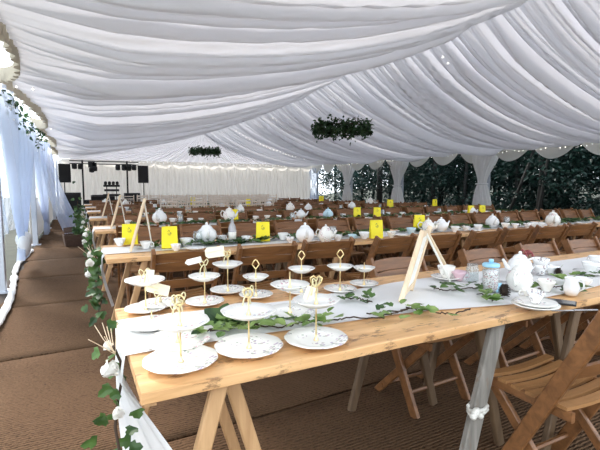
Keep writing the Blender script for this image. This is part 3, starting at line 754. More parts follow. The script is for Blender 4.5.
def make_jar():
    o = thing('glass_jar', (0, 0, 0), 0, '', 'jar')
    MB().lathe([(.001, .002), (.034, 0), (.036, .006), (.036, .075), (.030, .088), (.031, .10), (.029, .10), (.028, .088), (.033, .074), (.033, .008), (.001, .006)], 24).build('body', M['glass'], o, smooth=True)
    return o
def make_bottle():
    o = thing('water_bottle', (0, 0, 0), 0, '', 'bottle')
    MB().lathe([(.001, .002), (.04, 0), (.044, .01), (.044, .17), (.036, .20), (.018, .235), (.016, .29), (.019, .292), (.019, .30), (.001, .30)], 24).build('body', M['bottleglass'], o, smooth=True)
    MB().lathe([(.045, .05), (.0452, .13), (.0448, .13)], 24).build('label', M['whitecard'], o, smooth=True)
    return o
def make_card():
    o = thing('yellow_card_box', (0, 0, 0), 0, '', 'card box')
    w, h, d = .135, .185, .06
    vs = [(-w/2, -d/2, 0), (w/2, -d/2, 0), (w/2, d/2, 0), (-w/2, d/2, 0), (-w/2*.93, -d/2*.5, h), (w/2*.93, -d/2*.5, h), (w/2*.93, d/2*.5, h), (-w/2*.93, d/2*.5, h)]
    MB().add(vs, [(3, 2, 1, 0), (4, 5, 6, 7), (0, 1, 5, 4), (1, 2, 6, 5), (2, 3, 7, 6), (3, 0, 4, 7)]).build('body', M['yellow'], o, bevel=.003)
    e = MB(); zc = .14; 
    fy = lambda z: -d/2 + d/4 * z / h - .0012
    for a in range(5):
        z = zc + .012 * math.sin(a * 1.3); e.box((-.012 + .006 * a, fy(z), z), (.004, .0015, .008))
    e.box((0, fy(.122), .122), (.034, .0015, .003)); e.box((0, fy(.113), .113), (.022, .0015, .003))
    e.build('emblem', M['ink'], o)
    return o
def make_pinecone():
    o = thing('pine_cone', (0, 0, 0), 0, '', 'pine cone')
    mb = MB().ball((0, 0, .028), .017, 8, 6, (1, 1, 1.5))
    for q in range(70):
        t = q / 70; a = q * 2.4; r = .027 * math.sin(PI * (.12 + .82 * t)) + .004; z = .006 + .05 * t
        mb.leaf((r * .5 * math.cos(a), r * .5 * math.sin(a), z), (math.cos(a), math.sin(a), -.1 + .9 * t), (0, 0, 1), .018 * (1.1 - .5 * t), .02)
    mb.build('scales', M['cone'], o); return o
POT, POT2, POTB = Kind(make_teapot(M['white'])), Kind(make_teapot(FLORA[0], 1.12)), Kind(make_teapot(M['bluecup']))
CUP, CUPF, CUPS, CUPB, CUPP = Kind(make_cup(M['white'])), Kind(make_cup(FLORA[0])), Kind(make_cup(SPOT)), Kind(make_cup(M['bluecup'])), Kind(make_cup(M['pinkcup']))
SAU, SAUF = Kind(make_saucer(M['white'])), Kind(make_saucer(FLORA[2]))
JUG, JAR, BOT, CARD, PINE = Kind(make_jug(M['white'])), Kind(make_jar()), Kind(make_bottle()), Kind(make_card()), Kind(make_pinecone())
T = TOPZ + .010
def on(px, py, dz=.010): p = at(px, py); return (p.x, p.y, TOPZ + dz)
def off(l, dz): return (l[0], l[1], l[2] + dz)

# things around the teapots on the cake stand row
g = 'china on the cake stand table row'
l = on(446, 281); SAUF.put(l, 0, 'floral saucer under the cup beside the wooden easel', g, 1.1); CUPF.put(off(l, .011), R(200), 'floral teacup standing on a saucer beside the wooden easel', g, 1.05)
l = on(459, 282); CUPP.put(l, R(-60), 'small pinkish cup next to the floral teacup by the easel', g, .85)
JAR.put(on(472, 283), 0, 'empty clear glass jar between the easel and the sweet jar', g, .95)
l = on(490, 293)
o = thing('sweet_jar', l, 0, 'glass jar of wrapped sweets with a light blue lid', 'jar', g)
MB().lathe([(.001, .002), (.036, 0), (.040, .008), (.040, .115), (.036, .125), (.001, .125)], 24).build('glass', M['glass'], o, smooth=True)
MB().lathe([(.001, .005), (.034, .004), (.036, .02), (.036, .105), (.001, .11)], 24).build('sweets', M['sweets'], o, smooth=True)
k = MB().lathe([(.038, .122), (.041, .124), (.041, .136), (.036, .14), (.001, .141)], 24).build('lid', M['bluelid'], o, smooth=True)
MB().lathe([(.008, .141), (.012, .152), (.011, .16), (.001, .162)], 12).build('knob', M['bluelid'], k, smooth=True)
POT.put(on(519, 277), R(165), 'white teapot behind the sweet jar, spout towards the easel', g, .85)
POT2.put(on(519, 292), R(20), 'larger floral teapot close behind the pine cone', g, .76)
l = on(540, 276); CUPS.put(l, R(-40), 'spotted cup at the bottom of the two stacked beside the teapot', g); CUPS.put(off(l, .032), R(30), 'spotted cup stacked on another beside the teapot', g, 1.05)
CUP.put(on(551, 276), R(10), 'white cup lying next to the stacked spotted cups', g, .9)
PINE.put(on(504, 299), 0, 'dark pine cone in front of the floral teapot', g, 1.0)
PINE.put(on(558, 278), 1, 'dark pine cone behind the teapots beside a small white card', g, .8)
o = thing('place_card', on(562, 272), R(20), 'small white folded card behind the pine cone', 'card', g)
MB().grid(lambda i, j: (.03 * (i - .5) * 2, .014 * (abs(j - .5) * 2), .035 * (1 - abs(j - .5) * 2)), 2, 2).build('card', M['whitecard'], o, solid=.001)
o = thing('place_card', on(499, 294), R(-10), 'small light blue card leaning by the pine cone', 'card', g)
MB().box((0, 0, .022), (.042, .002, .044), 0, R(-18)).build('card', M['bluelid'], o)
l = on(535, 311, .012); SAUF.put(l, 0, 'bottom plate of the floral stack at the camera edge of the table', g, 1.25); SAUF.put(off(l, .011), 1, 'upper plate of the floral stack at the camera edge of the table', g, 1.12)
CUPS.put(off(l, .024), R(60), 'small spotted cup on the plate stack at the camera edge', g, .78)
o = thing('phone', on(558, 304, .006), R(28), 'dark phone lying flat beside the plate stack', 'phone', g)
MB().box((0, 0, .004), (.075, .14, .008)).build('case', M['black'], o, bevel=.003); MB().box((0, 0, .0084), (.068, .13, .001)).build('screen', M['screen'], o)
for k, (px, py, t) in enumerate(((574, 313, 'beside the phone'), (500, 283, 'behind the floral teapot'))):
    o = thing('table_knife', on(px, py, .008), R(65 - 40 * k), f'steel table knife lying {t}', 'knife', g)
    MB().bar((0, -.1, .003), (0, 0, .003), .012, .006, (0, 0, 1)).build('handle', M['steel'], o); MB().bar((0, 0, .003), (0, .1, .003), .016, .002, (0, 0, 1)).build('blade', M['steel'], o)
JUG.put(on(571, 297), R(100), 'white jug near the phone amid ivy', g, .8)
CUPF.put(on(546, 293), R(30), 'floral cup between the big teapot and the jug', g, .9)
l = on(590, 276); SAU.put(l, 0, 'white saucer by the table end past the small card', g, 1.2); CUP.put(off(l, .012), R(0), 'white cup on a saucer by the table end past the small card', g)
CUP.put(on(597, 268), R(80), 'white cup furthest along the cake stand table behind the saucer', g, 1.1)
CUP.put(on(583, 289), R(-20), 'white cup beside the jug near the ivy', g, .8)
l = on(530, 302); CUPF.put(l, R(150), 'floral cup right behind the plate stack', g, .8)
o = thing('flower_sprig', on(526, 274, .13), 0, 'dark red dried flower sprig resting on the white teapot', 'flower', g)
mb = MB()
for q in range(14): mb.ball((random.gauss(0, .018), random.gauss(0, .018), random.gauss(0, .010)), .009, 6, 4)
mb.build('petals', M['berry'], o, smooth=True); MB().tube([(0, 0, 0), (.03, .01, -.02), (.05, .01, -.05)], .002, 5).build('stem', M['stem'], o)

# wooden easel signs
def easel(p1, p2, topoff, h, foot, label):
    p1, p2, topoff = Vector((*p1, TOPZ + .008)), Vector((*p2, TOPZ + .008)), Vector((*topoff, h)); o = thing('easel_sign', (p1 + p2) / 2, 0, label, 'easel', 'wooden table easels')
    c = (p1 + p2) / 2; a, b = p1 - c, p2 - c; wd = (b - a).normalized(); nr = wd.cross(topoff).normalized()
    for e in (a, b): MB().bar(e, e + topoff, .03, .022, nr).build('stile', M['palewood'], o)
    for t in (.10, .93): MB().bar(a + topoff * t, b + topoff * t, .026, .016, nr).build('cross_rail', M['palewood'], o)
    e0, e1 = a.lerp(b, .12) + topoff * .15, a.lerp(b, .88) + topoff * .15; q = topoff * .75
    MB().add([e0, e1, e1 + q, e0 + q, e0 + nr * .004, e1 + nr * .004, e1 + q + nr * .004, e0 + q + nr * .004], [(0, 1, 2, 3), (7, 6, 5, 4), (0, 4, 5, 1), (1, 5, 6, 2), (2, 6, 7, 3), (3, 7, 4, 0)]).build('board', M['whitecard'], o)
    ft = Vector((*foot, TOPZ + .008)) - c; tp = (a + b) / 2 + topoff * .95
    MB().tube([tp, ft], .0055, 6).build('prop_leg', M['whitecard'], o)
    MB().bar(tp.lerp(b + topoff * .9, .6), tp.lerp(ft, .62) + wd * .08, .018, .012, wd).build('brace', M['palewood'], o)
    MB().ball(ft + Vector((0, 0, .014)), .016, 8, 6, (1.2, 1.2, .8)).build('foot_pad', M['white'], o, smooth=True)
    return o
easel((1.27, 1.45), (1.465, 1.60), (.15, .03), .312, (1.70, 1.545), 'pale wooden easel sign leaning on the ivy runner of the cake stand table')
for r, t in ((1, 'beside the yellow card box on the second table row'), (2, 'at the aisle end of the third table row'), (3, 'at the aisle end of the fourth table row')):
    easel((.36, ROWS[r] + .30), (.41 - .01 * r, ROWS[r] + .56), (.12, .0), .42, (.55, ROWS[r] + .44), f'pale wooden easel sign {t}')

# second and third rows, placed after the photo
g2 = 'tableware on the second table row'
for px, py, t in ((129, 244, 'behind the easel at its aisle end'), (170, 249, 'behind the tagged cake stands'), (263, 242, 'near the glass bottle'), (381, 240, 'left of the wooden easel'.replace('left of', 'next to')), (419, 231, 'behind the wooden easel')):
    q = on(px, py); CARD.put((q[0], min(max(q[1], ROWS[1] + .1), ROWS[1] + .76), q[2]), R(random.uniform(-22, -8)), f'yellow card box on the second table row {t}', 'yellow card boxes')
for px, py, t in ((233, 221, 'first'), (357, 218, 'second'), (377, 218, 'third'), (491, 216.5, 'fourth'), (518, 217, 'fifth')):
    q = on(px, py); CARD.put((q[0], min(max(q[1], ROWS[2] + .1), ROWS[2] + .76), q[2]), R(random.uniform(-25, -10)), f'yellow card box on the third table row, {t} from the aisle', 'yellow card boxes', .95)
BOT.put(on(232.5, 244), 0, 'frosted glass water bottle beside the yellow box on the second table row', g2, .8)
def item(K, row, px, py, text, sc=1.0, grpname=None):
    p = on(px, py); lo, hi = ROWS[row] + .08, ROWS[row] + TW - .08
    return K.put((p[0], min(max(p[1], lo), hi), p[2]), random.uniform(-2.5, .5), text, grpname or f'tableware on the {RN[row]}', sc)
item(POT, 1, 207, 244, 'white teapot on the second table row beside the glass bottle', 1.15)
item(POT, 1, 305, 243, 'cream teapot on the second table row between two brown chair backs', 1.1)
item(POT2, 1, 326, 243, 'rounder floral teapot on the second table row next to the cream one', .9)
item(POT, 1, 441, 232, 'white teapot on the second table row above the easel', 1.0)
item(POT2, 1, 428, 233, 'floral teapot on the second table row just before the easel top', .9)
item(POT, 1, 492, 228, 'white teapot on the second table row above the sweet jar', 1.05)
item(POT2, 1, 575, 229, 'wide floral teapot on the second table row towards the open side', 1.15)
item(POTB, 2, 328, 219, 'pale blue teapot on the third table row', 1.1)
item(POT, 2, 301, 219, 'white teapot on the third table row before the far hoop', 1.0)
item(POT, 2, 153, 221, 'white teapot on the third table row, first from the aisle', 1.3)
item(POT2, 2, 205, 216, 'tall floral teapot on the third table row behind the bottle', 1.2)
item(POT, 2, 500, 217, 'white teapot on the third table row between two yellow boxes', .9)
cups = [(CUPF, 1, 176, 252), (CUP, 1, 146, 250), (CUP, 1, 186, 247), (CUPS, 1, 222, 243), (CUP, 1, 246, 243), (CUP, 1, 283, 241), (CUPS, 1, 290, 244), (CUP, 1, 342, 243), (CUPB, 1, 352, 241), (CUP, 1, 364, 240), (CUPF, 1, 395, 239),
        (CUPB, 1, 411, 235), (CUP, 1, 455, 233), (CUPS, 1, 466, 232), (CUP, 1, 478, 231), (CUPF, 1, 505, 229), (CUP, 1, 515, 229), (CUPS, 1, 528, 229), (CUP, 1, 541, 229), (CUPF, 1, 556, 231), (CUP, 1, 566, 230), (CUP, 1, 588, 230), (CUP, 1, 597, 231), (CUP, 1, 120, 247),
        (CUPP, 2, 314, 217), (CUP, 2, 128, 225), (CUP, 2, 166, 221), (CUP, 2, 184, 221), (CUPS, 2, 196, 221), (CUP, 2, 219, 219), (CUP, 2, 248, 219), (CUPF, 2, 262, 219), (CUP, 2, 276, 219), (CUP, 2, 290, 218), (CUPS, 2, 343, 218), (CUP, 2, 366, 217), (CUP, 2, 388, 216), (CUPF, 2, 402, 216), (CUP, 2, 436, 215), (CUP, 2, 450, 214), (CUPS, 2, 465, 214), (CUP, 2, 478, 215), (CUP, 2, 508, 216), (CUP, 2, 529, 216)]
cn = {CUP: 'white', CUPF: 'floral', CUPS: 'spotted', CUPB: 'pale blue', CUPP: 'pink'}
for K, row, px, py in sorted(cups, key=lambda c: c[2]):
    cups_n = sum(1 for c in cups if c[1] == row and c[2] < px)
    item(K, row, px, py, f'{cn[K]} teacup, {ORD[cups_n]} cup from the aisle on the {RN[row]}', random.uniform(.9, 1.15))
for row, pxs in ((1, (138, 196, 254, 315, 372, 450, 535)), (2, (140, 212, 270, 355, 425))):
    for k, px in enumerate(pxs):
        y = ROWS[row] + random.uniform(.1, .25); x = .3 + (k + .5) * (1.1 if row == 1 else 1.6)
        SAU.put((x, y, T - .004), 0, f'white saucer, {ORD[k]} from the aisle along the {RN[row]}', f'tableware on the {RN[row]}', 1.2)
for row, xs in ((1, (.95, 2.3, 3.6, 5.2)), (2, (1.3, 3.0, 4.9, 6.2))):
    for k, x in enumerate(xs):
        JAR.put((x, ROWS[row] + random.uniform(.3, .6), T), 0, f'glass jar, {ORD[k]} from the aisle along the {RN[row]}', f'tableware on the {RN[row]}', 1.2)
# further rows
for row in range(3, 7):
    gk = f'tableware on the {RN[row]}'; n = (13, 11, 9, 8)[row - 3]; cnt = {}
    for k in range(n):
        x = .6 + 8.2 * (k + random.uniform(.15, .85)) / n; y = ROWS[row] + random.uniform(.18, .66)
        K, nm = random.choice(((POT, 'white teapot'), (CUP, 'white teacup'), (CUP, 'white teacup'), (POT2, 'floral teapot'), (JUG, 'white milk jug'), (CARD, 'yellow card box'), (JAR, 'glass jar'), (CUPF, 'floral teacup')))
        i = cnt.get(nm, 0); cnt[nm] = i + 1
        K.put((x, y, T), random.uniform(-.5, .3) if K is CARD else random.uniform(0, 6), f'{nm}, {ORD[i]} of its kind from the aisle on the {RN[row]}', gk, random.uniform(1.0, 1.3))

# ------------------------------------------------------------------ greenery
def vine(pts, label, lmat, n, L=(.03, .05), name='ivy_strand', seed=1, z=.012, spread=.04, stem_r=.003):
    rd = random.Random(seed); pts = [Vector(p) for p in pts]
    o = thing(name, pts[0], 0, label, 'ivy', 'ivy on the tables'); p0 = pts[0].copy()
    fine = []
    for a, b in zip(pts, pts[1:]):
        for k in range(8): fine.append(a.lerp(b, k / 8) - p0 + Vector((rd.gauss(0, .006), rd.gauss(0, .006), abs(rd.gauss(0, .004)))))
    fine.append(pts[-1] - p0)
    MB().tube(fine, stem_r, 6).build('stem', M['stem'], o, smooth=True)
    lb = MB()
    for q in range(n):
        c = fine[rd.randrange(len(fine))]; a = rd.uniform(0, 2 * PI)
        p = c + Vector((rd.gauss(0, spread), rd.gauss(0, spread), rd.uniform(0, .02)))
        lb.leaf(p, Vector((math.cos(a), math.sin(a), rd.uniform(-.1, .5))), Vector((rd.gauss(0, .3), rd.gauss(0, .3), 1)), rd.uniform(*L), rd.uniform(*L) * .85, ivy=rd.random() < .6)
    lb.build('leaves', M[lmat], o)
    return o
V = lambda *q: [Vector((*at(px, py)[:2], TOPZ + .014)) for px, py in q]
vine(V((198, 337), (225, 331), (250, 328), (280, 332), (300, 328), (330, 324)), 'ivy and dark twigs trailing between the cake stands', 'leaf2', 60, (.028, .05), seed=2)
vine(V((212, 336), (240, 325), (275, 327)), 'darker ivy sprig behind the corner cake stands', 'leaf', 26, (.03, .05), seed=9)
vine(V((322, 325), (350, 322), (385, 322), (408, 311), (430, 316), (455, 318), (470, 312)), 'ivy twig lying in front of the wooden easel', 'leaf2', 14, (.035, .06), seed=3)
vine(V((368, 318), (395, 315), (420, 310)), 'bare twig with few leaves before the easel', 'leaf', 6, (.02, .035), seed=13)
vine(V((345, 301), (360, 303), (372, 305)), 'small dark ivy sprig behind the twig beside the easel', 'leaf', 12, (.03, .05), seed=4, spread=.03)
vine(V((434, 292), (450, 294), (470, 291), (486, 292)), 'ivy sprig at the foot of the easel prop', 'leaf', 14, (.04, .07), seed=5, spread=.03)
vine(V((477, 297), (487, 300), (492, 304)), 'pale ivy sprig beside the dark pine cone', 'leaf2', 7, (.045, .07), seed=6, spread=.02)
vine(V((534, 292), (552, 291), (566, 287), (570, 280)), 'green ivy twig between the big teapot and the jug', 'leaf2', 10, (.045, .075), seed=7, spread=.02)
vine(V((566, 294), (575, 295), (582, 293)), 'dark green leaf sprig by the white jug', 'leaf', 6, (.05, .08), seed=8, spread=.015)
vine(V((575, 282), (590, 279), (600, 276)), 'ivy sprig trailing past the saucer at the table end', 'leaf', 8, (.03, .05), seed=18, spread=.02)
# two big heart leaves standing up among the stands
o = thing('heart_leaf_sprig', (*at(222, 327)[:2], TOPZ + .012), 0, 'pair of big heart-shaped green leaves standing among the cake stands', 'leaves', 'ivy on the tables')
for k, (dx, dy, dz, L, w) in enumerate(((-.8, .35, .75, .085, .075), (.5, .55, .85, .085, .07), (.7, -.3, .35, .06, .05), (-.1, -.6, .25, .05, .04))):
    MB().leaf((0, 0, .004), (dx, dy, dz), (-.3, -1, .6), L, w).build('leaf', M['leaf' if k != 2 else 'leaf2'], o, solid=.0006)
# greenery on the other rows
for r in range(1, 7):
    for k in range(3 if r < 4 else 2):
        a = .5 + (8.2 / (3 if r < 4 else 2)) * k; b = a + 8.2 / (3 if r < 4 else 2) - .3; y = ROWS[r] + .43
        vine([(a + (b - a) * t / 6, y + .06 * math.sin(t * 2 + k + r), TOPZ + .014) for t in range(7)], f'leafy ivy strand, {ORD[k]} from the aisle along the runner of the {RN[r]}', 'leaf', 150 if r < 5 else 80, (.055, .10), seed=20 + r * 5 + k, spread=.06)

# garlands of roses and ivy hanging from the aisle ends
def rose(mb, c, r, rd):
    c = Vector(c)
    mb.ball(c, r * .55, 10, 7)
    for q in range(13):
        a = q * 2.4; t = q / 13; d = Vector((math.cos(a), math.sin(a), 1.1 - 1.5 * t)).normalized()
        s = d.cross(Vector((0, 0, 1))).normalized(); u = s.cross(d)
        n = 5; b = c + d * r * (.34 + .3 * t)
        vs = [b + s * (x - .5) * r * 1.15 + u * (y - .35) * r * 1.3 + d * r * (.28 * (y ** 2) - .55 * (x - .5) ** 2 * 1.6) for x in [i / (n-1) for i in range(n)] for y in [j / (n-1) for j in range(n)]]
        mb.add(vs, [(i*n+j, (i+1)*n+j, (i+1)*n+j+1, i*n+j+1) for i in range(n-1) for j in range(n-1)])
def garland(x, y, z, label, roses, nl, seed, drop, L=(.04, .065)):
    rd = random.Random(seed); o = thing('flower_garland', (x, y, z), 0, label, 'garland', 'aisle end garlands')
    pts = [Vector((-.035 + .02 * math.sin(k * 1.1) + .003 * k, .03 * math.sin(k * .9) - .011 * k, -drop * k / 10)) for k in range(11)]
    MB().tube(pts, .005, 6).build('stem', M['stem'], o)
    lb = MB()
    for q in range(nl):
        c = pts[rd.randrange(11)]
        p = c + Vector((rd.gauss(-.01, .028), rd.gauss(0, .05), rd.gauss(0, .035)))
        lb.leaf(p, Vector((rd.gauss(-.3, .8), rd.gauss(-.1, .8), rd.gauss(-.5, .5))), Vector((-.5, -.9, .35)) + Vector((rd.gauss(0, .4), rd.gauss(0, .4), rd.gauss(0, .4))), rd.uniform(*L), rd.uniform(*L) * .9, ivy=True)
    lb.build('leaves', M['leaf'], o)
    for (rx, ry, rz, rr) in roses:
        rb = MB(); rose(rb, (0, 0, 0), rr, rd); q = rb.build('rose', M['petal'], o, smooth=True); q.location = (rx, ry, rz); q.rotation_euler = (R(50), R(-35), rd.uniform(0, 6))
    tw = MB()
    for q in range(7):
        gx, gy = rd.gauss(0, .02), rd.gauss(0, .02)
        tw.tube([(-.03, 0, -.03), (-.04 + gx, gy, .02), (-.045 + gx * 1.8, gy * 1.8, .055 + .01 * q % .03)], .0014, 4)
    tw.build('dried_stalks', M['palewood'], o)
    return o
garland(.118, 1.48, .755, 'ivy and white rose garland hanging from the end of the cake stand table', [(-.045, .03, -.01, .018), (-.055, -.01, -.075, .030), (-.025, -.05, -.21, .020)], 36, 5, .62, (.03, .048))
for r, t in ((1, 'second'), (2, 'third'), (3, 'fourth'), (4, 'fifth')):
    garland(.13, ROWS[r] + .43, .74, f'ivy and white flower garland hanging at the aisle end of the {t} table row', [(-.06, -.1, -.06, .034), (-.08, -.02, -.16, .036), (-.05, .1, -.02, .03)], 40, 40 + r, .5, (.05, .08))

# basket in the aisle
p = at(77, 246, 0)
o = thing('wicker_basket', (p.x + .02, p.y, .015), R(8), 'dark wicker basket standing on the aisle matting beside the swept curtain', 'basket')
b = MB()
for k in range(9):
    z = .02 + k * .027; hw, hd = .24 + .004 * k, .15 + .003 * k
    b.tube([(-hw, -hd, z), (hw, -hd, z), (hw, hd, z), (-hw, hd, z), (-hw, -hd, z)], .016, 6)
for k in range(12): b.box((-.24 + .48 * k / 11, -.165, .13), (.014, .012, .26)); b.box((-.24 + .48 * k / 11, .165, .13), (.014, .012, .26))
b.box((0, 0, .01), (.46, .28, .02)); b.build('body', M['wicker'], o, smooth=False)
MB().grid(lambda i, j: (.25 * (i * 2 - 1), .155 + .03 * j, .26 + .12 * j + .02 * math.sin(i * 3)), 4, 2).build('lid', M['wicker'], o, solid=.02)
lb = MB()
for q in range(150):
    h = abs(random.gauss(0, .33)); lb.leaf((random.gauss(.04, .05), random.gauss(0, .05), .2 + h), (random.gauss(0, 1), random.gauss(0, 1), random.gauss(0, .6)), (0, -1, .5), .07, .06, True)
iv = thing('ivy_plant', o.location + Vector((0, 0, .02)), 0, 'tall ivy plant growing up out of the dark wicker basket', 'plant'); lb.build('leaves', M['leaf'], iv); MB().tube([(0, 0, .03), (.04, 0, .4), (.03, .02, .95)], .012, 6).build('stem', M['stem'], iv)

# ------------------------------------------------------------------ music corner
def speaker(x, y, z, label):
    o = thing('loudspeaker', (x, y, z), R(180 + 12 * (1 if x < 1 else -1)), label, 'loudspeaker', 'loudspeakers')
    vs = []
    for zz in (0, .78):
        vs += [(-.22, .2, zz), (.22, .2, zz), (.22, .02, zz), (.14, -.2, zz), (-.14, -.2, zz), (-.22, .02, zz)]
    MB().add(vs, [(5, 4, 3, 2, 1, 0), tuple(range(6, 12))] + [(i, (i+1) % 6, (i+1) % 6 + 6, i + 6) for i in range(6)]).build('cabinet', M['black'], o, bevel=.015)
    MB().box((0, .206, .39), (.40, .012, .72)).build('grille', M['grille'], o, bevel=.004)
def spk_stand(x, y, h, label):
    o = thing('speaker_stand', (x, y, 0), 0, label, 'stand', 'speaker stands')
    MB().tube([(0, 0, .1), (0, 0, h)], .02, 8).build('pole', M['blackmetal'], o)
    for a in (0, 2.09, 4.19): MB().tube([(0, 0, .75), (.5 * math.cos(a), .5 * math.sin(a), .015)], .014, 6).build('leg', M['blackmetal'], o)
    MB().lathe([(.03, .72), (.035, .73), (.035, .79), (.03, .8)], 10).build('collar', M['blackmetal'], o)
sy = 20.6
for (px, t) in ((66.5, 'close to the aisle wall'), (145, 'right of the light bar'.replace('right of', 'beside'))):
    d = FWD * FPX + RGT * (px - 300); k = sy / d.y; x = d.x * k
    spk_stand(x, sy, 1.5, f'black tripod speaker stand {t}'); speaker(x, sy, 1.5, f'black loudspeaker on a tripod stand {t}')
def xat(px, y): d = FWD * FPX + RGT * (px - 300); return d.x * y / d.y
o = thing('lighting_bar', (0, 0, 0), 0, 'black goalpost lighting bar over the music table', 'lighting bar')
xa, xb = xat(85, 21.2), xat(129, 21.2)
for x in (xa, xb):
    MB().box((x, 21.2, 1.25), (.07, .07, 2.5)).build('upright', M['blackmetal'], o)
    MB().box((x, 21.2, .02), (.6, .6, .03)).build('base_plate', M['blackmetal'], o)
for z in (2.34, 2.46): MB().box(((xa + xb) / 2, 21.2, z), (xb - xa + 1.0, .05, .04)).build('crossbar', M['blackmetal'], o)
for px, w, h in ((77, .35, .14), (83, .3, .16), (94, .45, .42), (97, .28, .3), (120, .3, .18), (126, .3, .2), (131, .35, .22), (136, .3, .16)):
    x = xat(px, 21.1); f = MB().lathe([(.03, -.12), (.10, -.10), (.11, .06), (.06, .12), (.01, .13)], 12, (x, 21.1, 2.28 - h / 2)).box((x, 21.1, 2.3), (w * .6, .12, h * .6)).build('lamp_head', M['black'], o)
o = thing('music_table', (xat(108, 20.8), 20.8, 0), 0, 'black draped table with music equipment under the lighting bar', 'table')
MB().box((0, 0, .72), (1.9, .7, .06)).build('tabletop', M['black'], o, bevel=.01)
MB().grid(lambda i, j: (-.95 + 1.9 * i, -.36 + .02 * math.sin(i * 60), .69 - .67 * j), 60, 3).build('skirt', M['black'], o)
o2 = thing('mixing_desk', (xat(104, 20.7), 20.7, .75), 0, 'black mixing desk lying on the music table', 'mixing desk'); MB().box((0, 0, .09), (.95, .45, .18), 0, R(8)).build('case', M['black'], o2, bevel=.02); MB().box((0, -.02, .19), (.85, .35, .01), 0, R(8)).build('panel', M['grille'], o2)
o3 = thing('laptop_stand', (xat(113, 20.9), 20.9, .75), 0, 'small black laptop stand with equipment on the music table', 'stand')
for z, w in ((.2, .7), (.42, .6), (.62, .66)): MB().box((0, 0, z), (w, .4, .1)).build('shelf', M['black'], o3, bevel=.02)
MB().tube([(-.2, 0, 0), (-.2, 0, .62)], .02, 6).tube([(.2, 0, 0), (.2, 0, .62)], .02, 6).build('frame', M['blackmetal'], o3)
for k in range(4): MB().lathe([(.05, .67), (.07, .72), (.06, .8), (.01, .82)], 10, (-.24 + .16 * k, 0, 0)).build('lamp_head', M['black'], o3)
for px, t in ((74, 'beneath the loudspeaker close to the aisle wall'), (133, 'between the music table and the other loudspeaker')):
    o = thing('bass_speaker', (xat(px, 20.2), 20.2, .0), 0, f'black bass speaker box on the floor {t}', 'loudspeaker', 'bass speakers')
    MB().box((0, 0, .55), (.62, .6, 1.06 if px == 74 else 1.0)).build('cabinet', M['black'], o, bevel=.02); MB().box((0, -.306, .55), (.54, .012, .9)).build('grille', M['grille'], o, bevel=.005)

# ------------------------------------------------------------------ the wood outside
def tree_proto(name, seed, mat, n, size, low):
    rd = random.Random(seed); o = thing(name, (0, 0, 0), 0, '', 'tree')
    MB().tube([(0, 0, -.1), (.06 * rd.uniform(-1, 1), .05, 1.5), (.2 * rd.uniform(-1, 1), .1, 3.2), (.1, .2 * rd.uniform(-1, 1), 6.5)], [.10, .085, .07, .04], 10).build('trunk', M['bark'], o, smooth=True)
    lb = MB(); cl = []
    for q in range(34):
        a = rd.uniform(0, 2 * PI); z = rd.uniform(low, 6.5); r = rd.uniform(.4, 1.9) * (1.15 - .09 * z)
        cl.append(Vector((r * math.cos(a), r * math.sin(a), z)))
    for q in range(n):
        c = cl[rd.randrange(len(cl))]; p = c + Vector((rd.gauss(0, .42), rd.gauss(0, .42), rd.gauss(0, .26)))
        if p.z < .05: continue
        lb.leaf(p, Vector((rd.gauss(0, 1), rd.gauss(0, 1), rd.gauss(-.4, .5))), Vector((rd.gauss(0, .6), rd.gauss(0, .6), 1)), rd.uniform(.6, 1.2) * size, size * .6)
    lb.build('crown', M[mat], o)
    return o
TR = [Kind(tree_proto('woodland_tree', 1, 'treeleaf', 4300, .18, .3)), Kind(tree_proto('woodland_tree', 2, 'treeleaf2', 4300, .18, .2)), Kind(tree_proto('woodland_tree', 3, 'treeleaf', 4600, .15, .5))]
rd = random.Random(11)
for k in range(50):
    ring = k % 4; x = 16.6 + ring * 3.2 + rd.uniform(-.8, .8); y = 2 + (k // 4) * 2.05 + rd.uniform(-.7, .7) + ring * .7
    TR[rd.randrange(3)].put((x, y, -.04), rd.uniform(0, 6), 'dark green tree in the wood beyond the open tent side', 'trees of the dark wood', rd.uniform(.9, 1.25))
struct(MB().grid(lambda i, j: (27 + 16 * i, -12 + 60 * j, -.2 + 2.3 * i ** .6 + .25 * math.sin(j * 31) * i), 12, 40), 'hill', M['earth'], 'dark wooded bank rising behind the trees')
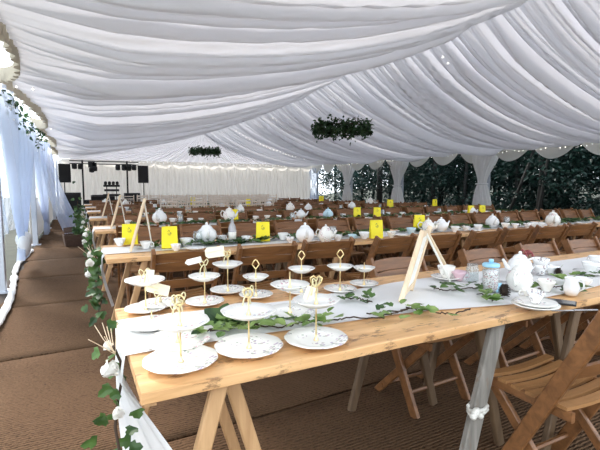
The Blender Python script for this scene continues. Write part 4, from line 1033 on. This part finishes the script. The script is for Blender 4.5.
def bare_trunk(x, y, r, lean, label):
    o = thing('bare_tree', (x, y, -.04), 0, label, 'tree')
    MB().tube([(0, 0, -.1), (lean[0] * .5, lean[1] * .5, 2.2), (lean[0], lean[1], 5), (lean[0] * 1.3, lean[1] * 1.3, 8)], [r * 1.15, r, r * .85, r * .6], 12).build('trunk', M['bark'], o, smooth=True)
    lb = MB(); q2 = random.Random(x)
    for q in range(700): lb.leaf((lean[0] * 1.2 + q2.gauss(0, 1.1), lean[1] * 1.2 + q2.gauss(0, 1.1), 6.5 + q2.gauss(0, .8)), (q2.gauss(0, 1), q2.gauss(0, 1), q2.gauss(0, 1)), (0, 0, 1), .22, .14)
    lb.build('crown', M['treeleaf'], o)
def side_pt(px, X):  # where the sight line of a pixel column meets the plane x = X
    d = FWD * FPX + RGT * (px - 300); return X * d.y / d.x
bare_trunk(15.0, side_pt(379, 15.0), .15, (.0, .0), 'thick straight grey trunk between the two white leg curtains')
bare_trunk(15.2, side_pt(505, 15.2), .055, (.3, -1.6), 'thin leaning tree trunk just past the first leg curtain')
bare_trunk(15.3, side_pt(536, 15.3), .05, (.2, -.5), 'second thin leaning trunk further past the first leg curtain')
for k, (y, s) in enumerate(((5.5, 1.1), (9.5, .9), (14, 1.2), (19, 1), (25, 1.1))):
    TR[k % 3].put((-6.5 - k % 2, y, -.04), k, 'dark tree outside behind the sidewall by the aisle', 'trees behind the sidewall', s)

# ------------------------------------------------------------------ light
w = bpy.data.worlds.new('sky'); SC.world = w; w.use_nodes = True; nt = w.node_tree; bg = nt.nodes['Background']
tc = N(nt, 'ShaderNodeTexCoord'); sp = N(nt, 'ShaderNodeSeparateXYZ'); rp = N(nt, 'ShaderNodeValToRGB')
nt.links.new(tc.outputs['Generated'], sp.inputs[0]); nt.links.new(sp.outputs[2], rp.inputs[0])
rp.color_ramp.elements[0].color = (.86, .93, 1, 1); rp.color_ramp.elements[1].color = (.80, .90, 1, 1)
nt.links.new(rp.outputs[0], bg.inputs[0]); bg.inputs[1].default_value = 2.2
sd = bpy.data.lights.new('sun', 'SUN'); sd.energy = 4.5; sd.angle = R(12); sd.color = (1, .93, .86)
so = bpy.data.objects.new('sun', sd); COL.objects.link(so); so.rotation_euler = Vector((.35, -.95, -.75)).to_track_quat('-Z', 'Y').to_euler()

SC.view_settings.view_transform = 'Standard'; SC.view_settings.look = 'None'; SC.view_settings.gamma = 1; SC.view_settings.use_curve_mapping = False
SC.view_settings.exposure = .56
c = SC.cycles
c.max_bounces = 8; c.diffuse_bounces = 4; c.glossy_bounces = 3; c.transmission_bounces = 6; c.transparent_max_bounces = 16
c.use_denoising = True; c.caustics_reflective = False; c.caustics_refractive = False
